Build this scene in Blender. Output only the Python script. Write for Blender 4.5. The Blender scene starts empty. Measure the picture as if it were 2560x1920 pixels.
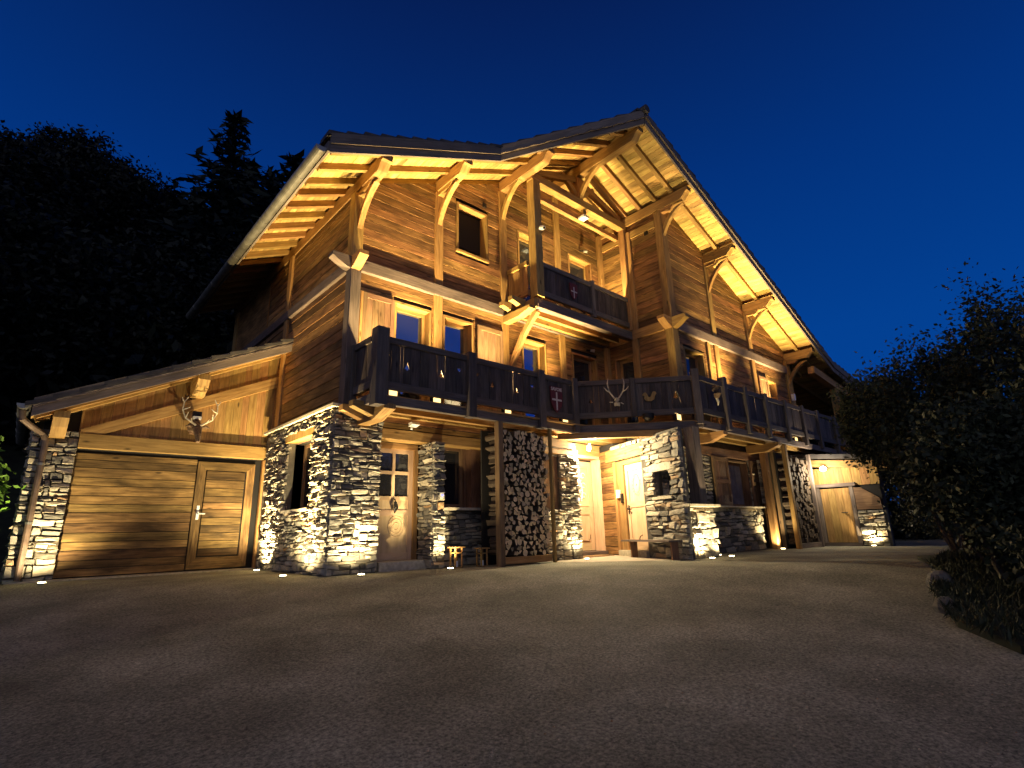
import bpy, math, random
import numpy as np
from mathutils import Vector, Matrix
random.seed(7)
rng = random.Random(11)
V = Vector
sc = bpy.context.scene
col = sc.collection

# ------------------------------------------------------------------ camera, sky, exposure
yaw, pit, rol = -0.734151350, 0.266240269, 0.0254002245
def rotm(a, b, c):
    ca, sa, cb, sb, cc, s2 = math.cos(a), math.sin(a), math.cos(b), math.sin(b), math.cos(c), math.sin(c)
    return Matrix(((ca, -sa, 0), (sa, ca, 0), (0, 0, 1))) @ Matrix(((1, 0, 0), (0, cb, -sb), (0, sb, cb))) @ Matrix(((cc, 0, s2), (0, 1, 0), (-s2, 0, cc)))
RM = rotm(yaw, pit, rol)
right, fwd, up = RM.col[0], RM.col[1], RM.col[2]
cam = bpy.data.cameras.new('camera')
co = bpy.data.objects.new('camera', cam)
col.objects.link(co)
co.matrix_world = Matrix(((right.x, up.x, -fwd.x, 0), (right.y, up.y, -fwd.y, 0), (right.z, up.z, -fwd.z, 0.64), (0, 0, 0, 1)))
cam.sensor_width = 36.0
cam.lens = 36 * 1347.436 / 2560
cam.clip_end = 1000
cam.clip_start = 0.05
sc.camera = co

world = bpy.data.worlds.new('World')
sc.world = world
world.use_nodes = True
wn, wl = world.node_tree.nodes, world.node_tree.links
bg = wn['Background']
sky = wn.new('ShaderNodeTexSky')
sky.sky_type = 'NISHITA'
sky.sun_disc = False
sky.sun_elevation = math.radians(-4.0)
sky.sun_rotation = math.radians(222)
sky.altitude = 1000
sky.air_density = 1.0
sky.dust_density = 0.3
sky.ozone_density = 6.0
# dusk blue by height over the horizon, over a little of the Nishita sky
tc = wn.new('ShaderNodeTexCoord')
sx = wn.new('ShaderNodeSeparateXYZ')
wl.new(tc.outputs['Generated'], sx.inputs[0])
cr = wn.new('ShaderNodeValToRGB')
wl.new(sx.outputs['Z'], cr.inputs[0])
els = cr.color_ramp.elements
els[0].position = 0.0; els[0].color = (0.0010, 0.058, 0.320, 1)
els[1].position = 1.0; els[1].color = (0.0015, 0.006, 0.035, 1)
for p, c in ((0.30, (0.0008, 0.051, 0.285, 1)), (0.55, (0.0008, 0.031, 0.195, 1)), (0.78, (0.0016, 0.0130, 0.090, 1))):
    e = els.new(p); e.color = c
mixs = wn.new('ShaderNodeMixRGB')
mixs.blend_type = 'ADD'
mixs.inputs[0].default_value = 0.02
wl.new(cr.outputs[0], mixs.inputs[1])
wl.new(sky.outputs[0], mixs.inputs[2])
# broad warm fill added to the sky behind the camera, lighting house and drive
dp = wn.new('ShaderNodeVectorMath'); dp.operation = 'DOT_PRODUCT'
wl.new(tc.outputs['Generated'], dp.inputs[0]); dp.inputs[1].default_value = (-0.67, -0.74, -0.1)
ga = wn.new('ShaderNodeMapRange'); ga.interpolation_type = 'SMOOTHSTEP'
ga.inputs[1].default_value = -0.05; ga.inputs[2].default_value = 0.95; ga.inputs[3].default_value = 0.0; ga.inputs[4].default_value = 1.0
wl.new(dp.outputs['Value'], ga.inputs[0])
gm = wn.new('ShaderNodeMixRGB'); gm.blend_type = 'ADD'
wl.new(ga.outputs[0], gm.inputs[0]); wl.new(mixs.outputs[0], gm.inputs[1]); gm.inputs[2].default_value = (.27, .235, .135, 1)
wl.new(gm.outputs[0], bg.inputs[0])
bg.inputs[1].default_value = 1.0
sc.view_settings.view_transform = 'Standard'
sc.view_settings.look = 'None'
sc.view_settings.exposure = 0.0
sc.view_settings.gamma = 1.0
sc.view_settings.use_curve_mapping = False
sc.render.engine = 'CYCLES'
sc.cycles.max_bounces = 6
sc.cycles.diffuse_bounces = 4
sc.cycles.glossy_bounces = 3
sc.cycles.caustics_reflective = False
sc.cycles.caustics_refractive = False
sc.cycles.sample_clamp_indirect = 3.0
try:
    sc.cycles.use_light_tree = True
    sc.cycles.use_denoising = True
except Exception:
    pass
WARM = (1.0, 0.71, 0.29)
WARM2 = (1.0, 0.79, 0.42)

# ------------------------------------------------------------------ materials
def mat_new(name):
    m = bpy.data.materials.new(name)
    m.use_nodes = True
    return m, m.node_tree.nodes, m.node_tree.links, m.node_tree.nodes['Principled BSDF']

def ramp(n, stops):
    r = n.new('ShaderNodeValToRGB')
    r.color_ramp.elements[0].position = stops[0][0]; r.color_ramp.elements[0].color = (*stops[0][1], 1)
    r.color_ramp.elements[1].position = stops[-1][0]; r.color_ramp.elements[1].color = (*stops[-1][1], 1)
    for p, c in stops[1:-1]:
        e = r.color_ramp.elements.new(p); e.color = (*c, 1)
    return r

def wood(name, dark, light, grain=20.0, var=0.35, rough=0.7, knots=True, stain=0.5, hole_dark=0.25):
    m, n, l, b = mat_new(name)
    uv = n.new('ShaderNodeUVMap'); uv.uv_map = 'UVMap'
    r2 = n.new('ShaderNodeUVMap'); r2.uv_map = 'rnd'
    mp = n.new('ShaderNodeMapping'); mp.inputs['Scale'].default_value = (1.3, grain, 1)
    l.new(uv.outputs[0], mp.inputs[0])
    n1 = n.new('ShaderNodeTexNoise'); n1.inputs['Scale'].default_value = 1.6; n1.inputs['Detail'].default_value = 7; n1.inputs['Roughness'].default_value = .62; n1.inputs['Distortion'].default_value = .6
    l.new(mp.outputs[0], n1.inputs['Vector'])
    cr = ramp(n, [(0.28, dark), (0.5, tuple((a + c) / 2 for a, c in zip(dark, light))), (0.72, light)])
    l.new(n1.outputs['Fac'], cr.inputs[0])
    # slow stains
    mp2 = n.new('ShaderNodeMapping'); mp2.inputs['Scale'].default_value = (1.1, 3.0, 1)
    l.new(uv.outputs[0], mp2.inputs[0])
    n2 = n.new('ShaderNodeTexNoise'); n2.inputs['Scale'].default_value = 1.4; n2.inputs['Detail'].default_value = 4
    l.new(mp2.outputs[0], n2.inputs['Vector'])
    mr = n.new('ShaderNodeMapRange'); mr.inputs[1].default_value = .3; mr.inputs[2].default_value = .7; mr.inputs[3].default_value = 1 - stain; mr.inputs[4].default_value = 1 + stain * .45
    l.new(n2.outputs['Fac'], mr.inputs[0])
    sp = n.new('ShaderNodeSeparateXYZ'); l.new(r2.outputs[0], sp.inputs[0])
    mr2 = n.new('ShaderNodeMapRange'); mr2.inputs[3].default_value = 1 - var; mr2.inputs[4].default_value = 1 + var
    l.new(sp.outputs[0], mr2.inputs[0])
    mm = n.new('ShaderNodeMath'); mm.operation = 'MULTIPLY'
    l.new(mr.outputs[0], mm.inputs[0]); l.new(mr2.outputs[0], mm.inputs[1])
    hs = n.new('ShaderNodeHueSaturation')
    l.new(cr.outputs[0], hs.inputs['Color']); l.new(mm.outputs[0], hs.inputs['Value'])
    mh = n.new('ShaderNodeMapRange'); mh.inputs[3].default_value = .488; mh.inputs[4].default_value = .512
    l.new(sp.outputs[1], mh.inputs[0]); l.new(mh.outputs[0], hs.inputs['Hue'])
    last = hs.outputs[0]
    if knots:
        mp3 = n.new('ShaderNodeMapping'); mp3.inputs['Scale'].default_value = (1.6, 5.0, 1)
        l.new(uv.outputs[0], mp3.inputs[0])
        vo = n.new('ShaderNodeTexVoronoi'); vo.inputs['Scale'].default_value = 1.0
        l.new(mp3.outputs[0], vo.inputs['Vector'])
        mk = n.new('ShaderNodeMapRange'); mk.inputs[1].default_value = .05; mk.inputs[2].default_value = .13; mk.inputs[3].default_value = hole_dark; mk.inputs[4].default_value = 1
        l.new(vo.outputs['Distance'], mk.inputs[0])
        mx = n.new('ShaderNodeMixRGB'); mx.blend_type = 'MULTIPLY'; mx.inputs[0].default_value = 1
        l.new(last, mx.inputs[1]); l.new(mk.outputs[0], mx.inputs[2])
        last = mx.outputs[0]
    l.new(last, b.inputs['Base Color'])
    b.inputs['Roughness'].default_value = rough
    b.inputs['Specular IOR Level'].default_value = .25
    bp = n.new('ShaderNodeBump'); bp.inputs['Strength'].default_value = .35; bp.inputs['Distance'].default_value = .006
    l.new(n1.outputs['Fac'], bp.inputs['Height']); l.new(bp.outputs[0], b.inputs['Normal'])
    return m

def plain(name, c, rough=.6, metal=0.0, spec=.4, noise=0.0, nscale=8.0):
    m, n, l, b = mat_new(name)
    b.inputs['Base Color'].default_value = (*c, 1)
    b.inputs['Roughness'].default_value = rough
    b.inputs['Metallic'].default_value = metal
    b.inputs['Specular IOR Level'].default_value = spec
    if noise:
        t = n.new('ShaderNodeTexCoord')
        n1 = n.new('ShaderNodeTexNoise'); n1.inputs['Scale'].default_value = nscale; n1.inputs['Detail'].default_value = 5
        l.new(t.outputs['Object'], n1.inputs['Vector'])
        r = ramp(n, [(0.3, tuple(x * (1 - noise) for x in c)), (0.7, tuple(min(1, x * (1 + noise)) for x in c))])
        l.new(n1.outputs['Fac'], r.inputs[0]); l.new(r.outputs[0], b.inputs['Base Color'])
        bp = n.new('ShaderNodeBump'); bp.inputs['Strength'].default_value = .3; bp.inputs['Distance'].default_value = .01
        l.new(n1.outputs['Fac'], bp.inputs['Height']); l.new(bp.outputs[0], b.inputs['Normal'])
    return m

def emit(name, c, s):
    m, n, l, b = mat_new(name)
    b.inputs['Base Color'].default_value = (0, 0, 0, 1)
    b.inputs['Emission Color'].default_value = (*c, 1)
    b.inputs['Emission Strength'].default_value = s
    return m

def stone_mat(name):
    m, n, l, b = mat_new(name)
    r2 = n.new('ShaderNodeUVMap'); r2.uv_map = 'rnd'
    sp = n.new('ShaderNodeSeparateXYZ'); l.new(r2.outputs[0], sp.inputs[0])
    cr = ramp(n, [(0.0, (.10, .094, .083)), (.25, (.20, .186, .158)), (.5, (.31, .28, .225)), (.72, (.42, .36, .26)), (.9, (.50, .44, .34)), (1.0, (.32, .19, .09))])
    l.new(sp.outputs[0], cr.inputs[0])
    t = n.new('ShaderNodeTexCoord')
    mp = n.new('ShaderNodeMapping'); mp.inputs['Scale'].default_value = (1, 1, 3.2)
    l.new(t.outputs['Object'], mp.inputs[0])
    n1 = n.new('ShaderNodeTexNoise'); n1.inputs['Scale'].default_value = 9; n1.inputs['Detail'].default_value = 8; n1.inputs['Roughness'].default_value = .68
    l.new(mp.outputs[0], n1.inputs['Vector'])
    mr = n.new('ShaderNodeMapRange'); mr.inputs[1].default_value = .3; mr.inputs[2].default_value = .7; mr.inputs[3].default_value = .6; mr.inputs[4].default_value = 1.3
    l.new(n1.outputs['Fac'], mr.inputs[0])
    mx = n.new('ShaderNodeMixRGB'); mx.blend_type = 'MULTIPLY'; mx.inputs[0].default_value = 1
    l.new(cr.outputs[0], mx.inputs[1]); l.new(mr.outputs[0], mx.inputs[2])
    l.new(mx.outputs[0], b.inputs['Base Color'])
    b.inputs['Roughness'].default_value = .8
    b.inputs['Specular IOR Level'].default_value = .3
    bp = n.new('ShaderNodeBump'); bp.inputs['Strength'].default_value = .7; bp.inputs['Distance'].default_value = .03
    l.new(n1.outputs['Fac'], bp.inputs['Height']); l.new(bp.outputs[0], b.inputs['Normal'])
    return m

M_WALL = wood('wall_larch', (.085, .039, .013), (.38, .205, .075), grain=16, var=.42, stain=.55)
M_BEAM = wood('beam_wood', (.21, .112, .035), (.44, .27, .098), grain=14, var=.15, stain=.25)
M_SOFF = wood('soffit_pine', (.36, .225, .065), (.62, .43, .155), grain=9, var=.26, stain=.5, hole_dark=.35)
M_FASC = wood('weathered_fascia', (.10, .08, .068), (.21, .17, .145), grain=22, var=.15, stain=.3)
M_RAIL = wood('dark_rail_wood', (.040, .030, .026), (.12, .092, .078), grain=18, var=.35, stain=.45)
M_RTOP = wood('dark_rail_timber', (.055, .044, .040), (.125, .10, .088), grain=20, var=.2, stain=.35)
M_DOOR = wood('pale_door_wood', (.50, .33, .19), (.66, .47, .30), grain=8, var=.08, stain=.15, knots=False)
M_GDOOR = wood('garage_door_wood', (.065, .034, .011), (.30, .185, .068), grain=18, var=.5, stain=.7)
M_SHUT = wood('shutter_wood', (.12, .065, .035), (.27, .165, .095), grain=14, var=.15, stain=.3)
M_GREY = wood('grey_old_wood', (.075, .058, .052), (.20, .155, .135), grain=22, var=.2, stain=.4)
M_LOGEND = wood('split_log_face', (.40, .285, .15), (.78, .60, .36), grain=5, var=.4, stain=.4, knots=False)
M_BARK = plain('bark', (.07, .05, .035), .9, noise=.5, nscale=20)
M_STONE = stone_mat('schist_stone')
M_MORTAR = plain('dark_joint', (.10, .09, .075), .95, noise=.3)
M_SLAB = plain('stone_slab', (.42, .37, .28), .8, noise=.25, nscale=14)
M_TILE = plain('dark_roof_tile', (.05, .045, .045), .8, noise=.4, nscale=6)
M_METAL = plain('zinc_gutter', (.30, .29, .26), .45, .8, noise=.25, nscale=5)
M_PIPE = plain('brown_downpipe', (.13, .09, .07), .5, .4, noise=.3)
M_IRON = plain('black_iron', (.02, .018, .018), .5, .6)
M_WHITE = plain('white_plastic', (.7, .7, .68), .4)
M_BONE = plain('bone', (.46, .40, .29), .6, noise=.25, nscale=25)
M_FUR = plain('brown_fur', (.13, .08, .045), .95, noise=.5, nscale=40)
M_DARK = plain('dark_interior', (.012, .010, .009), .9)
M_CURT = plain('grey_curtain', (.16, .14, .16), .9, noise=.25, nscale=6)
M_RED = plain('dark_red_paint', (.11, .012, .015), .6)
M_CROSS = plain('cream_paint', (.55, .48, .42), .6)
M_MAT = plain('door_mat', (.22, .13, .06), .95, noise=.4, nscale=60)
M_LAMP = emit('lamp_glow', (1.0, .80, .42), 30)
M_LAMP2 = emit('door_lamp_glow', (1.0, .88, .62), 60)
M_FLOOD = emit('flood_glow', (1.0, .66, .24), 2.6)
M_BLUE = emit('blue_led', (.08, .12, 1.0), 6)

def glass(name, refl):
    m, n, l, b = mat_new(name)
    b.inputs['Base Color'].default_value = (.02, .02, .024, 1)
    b.inputs['Roughness'].default_value = .03
    b.inputs['IOR'].default_value = 1.5
    gl = n.new('ShaderNodeBsdfGlossy'); gl.inputs['Roughness'].default_value = .04; gl.inputs['Color'].default_value = (.5, .68, 1, 1)
    mx = n.new('ShaderNodeMixShader'); mx.inputs[0].default_value = refl
    l.new(b.outputs[0], mx.inputs[1]); l.new(gl.outputs[0], mx.inputs[2])
    l.new(mx.outputs[0], n['Material Output'].inputs[0])
    return m
M_GLASS = glass('window_glass', .5)
M_GLASSD = glass('dark_window_glass', .06)

def leafmat(name, c1, c2):
    m, n, l, b = mat_new(name)
    r2 = n.new('ShaderNodeUVMap'); r2.uv_map = 'rnd'
    sp = n.new('ShaderNodeSeparateXYZ'); l.new(r2.outputs[0], sp.inputs[0])
    cr = ramp(n, [(0, c1), (1, c2)]); l.new(sp.outputs[0], cr.inputs[0])
    l.new(cr.outputs[0], b.inputs['Base Color'])
    b.inputs['Roughness'].default_value = .6
    b.inputs['Specular IOR Level'].default_value = .25
    return m
M_NEED = leafmat('spruce_needles', (.004, .008, .006), (.010, .018, .011))
M_LEAFD = leafmat('dark_leaves', (.004, .006, .004), (.010, .014, .008))
M_LEAFB = leafmat('bush_leaves', (.012, .016, .008), (.046, .056, .026))
M_LEAFG = leafmat('green_leaves', (.05, .11, .015), (.12, .24, .03))

def ground_mat():
    m, n, l, b = mat_new('old_asphalt')
    t = n.new('ShaderNodeTexCoord')
    n1 = n.new('ShaderNodeTexNoise'); n1.inputs['Scale'].default_value = .9; n1.inputs['Detail'].default_value = 9; n1.inputs['Roughness'].default_value = .6
    n2 = n.new('ShaderNodeTexNoise'); n2.inputs['Scale'].default_value = 38; n2.inputs['Detail'].default_value = 6; n2.inputs['Roughness'].default_value = .75
    vo = n.new('ShaderNodeTexVoronoi'); vo.inputs['Scale'].default_value = 60
    for x in (n1, n2, vo): l.new(t.outputs['Object'], x.inputs['Vector'])
    c1 = ramp(n, [(.3, (.115, .114, .092)), (.5, (.20, .198, .160)), (.72, (.31, .305, .252))])
    l.new(n1.outputs['Fac'], c1.inputs[0])
    c2 = ramp(n, [(.34, (.3, .3, .3)), (.5, (.95, .95, .95)), (.70, (2.0, 1.95, 1.85))])
    l.new(n2.outputs['Fac'], c2.inputs[0])
    mx = n.new('ShaderNodeMixRGB'); mx.blend_type = 'MULTIPLY'; mx.inputs[0].default_value = 1
    l.new(c1.outputs[0], mx.inputs[1]); l.new(c2.outputs[0], mx.inputs[2])
    l.new(mx.outputs[0], b.inputs['Base Color'])
    b.inputs['Roughness'].default_value = .9
    b.inputs['Specular IOR Level'].default_value = .25
    ad = n.new('ShaderNodeMath'); ad.operation = 'MULTIPLY_ADD'; ad.inputs[1].default_value = .5
    l.new(vo.outputs['Distance'], ad.inputs[0]); l.new(n2.outputs['Fac'], ad.inputs[2])
    bp = n.new('ShaderNodeBump'); bp.inputs['Strength'].default_value = .8; bp.inputs['Distance'].default_value = .012
    l.new(ad.outputs[0], bp.inputs['Height']); l.new(bp.outputs[0], b.inputs['Normal'])
    return m
M_GROUND = ground_mat()
M_SOIL = plain('grassy_soil', (.016, .020, .009), .95, noise=.6, nscale=3)

# ------------------------------------------------------------------ mesh builder
class MB:
    def __init__(s):
        s.v, s.f, s.uv, s.rn = [], [], [], []
        s.off = (rng.uniform(0, 50), rng.uniform(0, 50)); s.r = (rng.random(), rng.random())
    def new(s):
        s.off = (rng.uniform(0, 50), rng.uniform(0, 50)); s.r = (rng.random(), rng.random())
        return s
    def face(s, pts, g=None):
        i0 = len(s.v); s.v += [tuple(p) for p in pts]
        s.f.append(tuple(range(i0, i0 + len(pts))))
        if g is None: g = V((1, 0, 0))
        nrm = (pts[1] - pts[0]).cross(pts[-1] - pts[0])
        if nrm.length < 1e-12 and len(pts) > 3: nrm = (pts[2] - pts[1]).cross(pts[3] - pts[2])
        if nrm.length > 1e-12: nrm.normalize()
        t = nrm.cross(g)
        if t.length < .3:
            g2 = V((0, 0, 1)) if abs(nrm.z) < .7 else V((1, 0, 0)); t = nrm.cross(g2); g = g2 * .25
        t.normalize()
        s.uv += [(p.dot(g) + s.off[0], p.dot(t) + s.off[1]) for p in pts]
        s.rn += [s.r] * len(pts)
    def prism(s, poly, ex, g=None, new=True):
        """poly: ring of points; ex: extrusion vector"""
        if new: s.new()
        g = (g or ex).normalized()
        poly = [V(p) for p in poly]
        nrm = V((0, 0, 0))
        for i in range(len(poly)):
            nrm += poly[i].cross(poly[(i + 1) % len(poly)])
        if nrm.dot(ex) > 0: poly = poly[::-1]
        top = [p + ex for p in poly]
        s.face(poly, g); s.face(top[::-1], g)
        k = len(poly)
        for i in range(k):
            j = (i + 1) % k
            s.face([poly[j], poly[i], top[i], top[j]], g)
    def beam(s, p0, p1, w, h, up=None, ch=0.0, new=True):
        """box from p0 to p1 (axis through the section's centre), w across, h along up"""
        p0, p1 = V(p0), V(p1); d = (p1 - p0); dn = d.normalized()
        up = V(up) if up else V((0, 0, 1))
        if abs(dn.dot(up)) > .99: up = V((0, 1, 0))
        sd = dn.cross(up).normalized(); u2 = sd.cross(dn).normalized()
        a, b2 = w / 2, h / 2
        if ch:
            sec = [(-a + ch, -b2), (a - ch, -b2), (a, -b2 + ch), (a, b2 - ch), (a - ch, b2), (-a + ch, b2), (-a, b2 - ch), (-a, -b2 + ch)]
        else:
            sec = [(-a, -b2), (a, -b2), (a, b2), (-a, b2)]
        s.prism([p0 + sd * x + u2 * y for x, y in sec], d, None, new)
    def box(s, x0, x1, y0, y1, z0, z1, axis='x', new=True):
        L = {'x': V((x1 - x0, 0, 0)), 'y': V((0, y1 - y0, 0)), 'z': V((0, 0, z1 - z0))}[axis]
        if axis == 'x': poly = [(x0, y0, z0), (x0, y1, z0), (x0, y1, z1), (x0, y0, z1)]
        elif axis == 'y': poly = [(x0, y0, z0), (x1, y0, z0), (x1, y0, z1), (x0, y0, z1)]
        else: poly = [(x0, y0, z0), (x1, y0, z0), (x1, y1, z0), (x0, y1, z0)]
        s.prism(poly, L, None, new)
    def tube(s, pts, rad, n=8, new=True, cap=True):
        if new: s.new()
        pts = [V(p) for p in pts]
        if not hasattr(rad, '__len__'): rad = [rad] * len(pts)
        rings = []; ref = V((0, 0, 1))
        for i, p in enumerate(pts):
            d = (pts[min(i + 1, len(pts) - 1)] - pts[max(i - 1, 0)]).normalized()
            if abs(d.dot(ref)) > .95: ref = V((0, 1, 0)) if abs(d.y) < .9 else V((1, 0, 0))
            a = d.cross(ref).normalized(); b = a.cross(d).normalized()
            rings.append([p + (a * math.cos(2 * math.pi * k / n) + b * math.sin(2 * math.pi * k / n)) * rad[i] for k in range(n)])
        for i in range(len(rings) - 1):
            g = (pts[i + 1] - pts[i]).normalized()
            for k in range(n):
                j = (k + 1) % n
                s.face([rings[i][k], rings[i][j], rings[i + 1][j], rings[i + 1][k]], g)
        if cap:
            s.face(rings[0][::-1]); s.face(rings[-1])

def link(o, parent=None):
    col.objects.link(o)
    if parent is not None: o.parent = parent
    return o

ORG = {}
def org(o):
    return ORG.get(o.name, V((0, 0, 0)))

def make(name, mb, mat, parent=None, origin=None, smooth=False, weld=False):
    og = V(origin) if origin is not None else (org(parent) if parent is not None else V((0, 0, 0)))
    me = bpy.data.meshes.new(name)
    vs = np.array(mb.v, dtype=np.float64).reshape(-1, 3) - np.array(og)
    me.from_pydata([tuple(x) for x in vs], [], mb.f)
    u = me.uv_layers.new(name='UVMap'); u.data.foreach_set('uv', np.array(mb.uv, dtype=np.float32).ravel())
    r = me.uv_layers.new(name='rnd'); r.data.foreach_set('uv', np.array(mb.rn, dtype=np.float32).ravel())
    me.materials.append(mat)
    if smooth:
        me.polygons.foreach_set('use_smooth', [True] * len(me.polygons))
    me.update()
    o = bpy.data.objects.new(name, me)
    link(o, parent)
    if parent is None: o.location = og
    ORG[o.name] = og
    return o

def thing(name, loc, label, cat, group=None):
    o = bpy.data.objects.new(name, None); col.objects.link(o)
    o.location = loc; o.empty_display_size = .1
    o['label'] = label; o['category'] = cat
    if group: o['group'] = group
    ORG[o.name] = V(loc)
    return o
def sub(name, parent, label=None):
    o = bpy.data.objects.new(name, None); link(o, parent); ORG[o.name] = org(parent)
    if label: o['label'] = label
    return o
def tag(o, label, cat, group=None):
    o['label'] = label; o['category'] = cat
    if group: o['group'] = group
    return o
def spot(loc, aim, energy, ang=100, blend=.6, color=WARM, size=.03, parent=None, name='light'):
    L = bpy.data.lights.new(name, 'SPOT'); L.energy = energy; L.spot_size = math.radians(ang); L.spot_blend = blend
    L.color = color; L.shadow_soft_size = size
    o = bpy.data.objects.new(name, L); link(o, parent)
    d = (V(aim) - V(loc)).normalized()
    o.rotation_euler = d.to_track_quat('-Z', 'Y').to_euler()
    o.location = V(loc) - (org(parent) if parent is not None else V((0, 0, 0)))
    return o
def point(loc, energy, color=WARM, size=.05, parent=None, name='light'):
    L = bpy.data.lights.new(name, 'POINT'); L.energy = energy; L.color = color; L.shadow_soft_size = size
    o = bpy.data.objects.new(name, L); link(o, parent)
    o.location = V(loc) - (org(parent) if parent is not None else V((0, 0, 0)))
    return o

# ------------------------------------------------------------------ wall helpers
class Frame:
    def __init__(s, O, U, N):
        s.O, s.U, s.N = V(O), V(U).normalized(), V(N).normalized()
    def P(s, u, z, n=0.0):
        return s.O + s.U * u + V((0, 0, z)) + s.N * n

def plank_rows(parent, F, u0, u1, z0, z1, mat, h=.185, holes=(), lim=None, breaks=(), proud=.007, th=.03, name='plank', seed=1):
    r = random.Random(seed)
    z = z0
    while z < z1 - .02:
        zt = min(z + h * r.uniform(.82, 1.18), z1)
        if z1 - zt < .06: zt = z1
        a0, b0 = lim(z) if lim else (u0, u1)
        a1, b1 = lim(zt) if lim else (u0, u1)
        a0, b0, a1, b1 = max(a0, u0), min(b0, u1), max(a1, u0), min(b1, u1)
        if b1 - a1 < .05 and b0 - a0 < .2: break
        if b1 < a1: b1 = a1 = (a1 + b1) / 2
        segs = [(a0, b0)]
        for (h0, h1, g0, g1) in holes:
            if g0 < (z + zt) / 2 < g1:
                ns = []
                for s0, s1 in segs:
                    if h1 <= s0 or h0 >= s1: ns.append((s0, s1)); continue
                    if h0 > s0 + .03: ns.append((s0, h0))
                    if h1 < s1 - .03: ns.append((h1, s1))
                segs = ns
        out = []
        for s0, s1 in segs:
            cuts = [s0] + [c for c in breaks if s0 + .1 < c < s1 - .1] + [s1]
            for c0, c1 in zip(cuts, cuts[1:]):
                out.append((c0, c1))
        for s0, s1 in out:
            t0 = a1 if abs(s0 - a0) < 1e-6 else max(s0, a1)
            t1 = b1 if abs(s1 - b0) < 1e-6 else min(s1, b1)
            if t1 <= t0: t1 = t0 + .001
            pb = proud * r.uniform(.55, 1.25) + th; pt = th + r.uniform(0, proud * .4)
            g = .006
            mb = MB()
            A = [F.P(s0 + g, z + g, 0), F.P(s0 + g, z + g, pb), F.P(t0 + g, zt - g, pt), F.P(t0 + g, zt - g, 0)]
            B = [F.P(s1 - g, z + g, 0), F.P(s1 - g, z + g, pb), F.P(t1 - g, zt - g, pt), F.P(t1 - g, zt - g, 0)]
            gr = F.U
            mb.face([A[1], B[1], B[2], A[2]], gr); mb.face([A[0], B[0], B[1], A[1]], gr); mb.face([A[2], B[2], B[3], A[3]], gr)
            mb.face([A[0], A[1], A[2], A[3]], gr); mb.face([B[3], B[2], B[1], B[0]], gr)
            make(name, mb, mat, parent)
        z = zt

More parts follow.
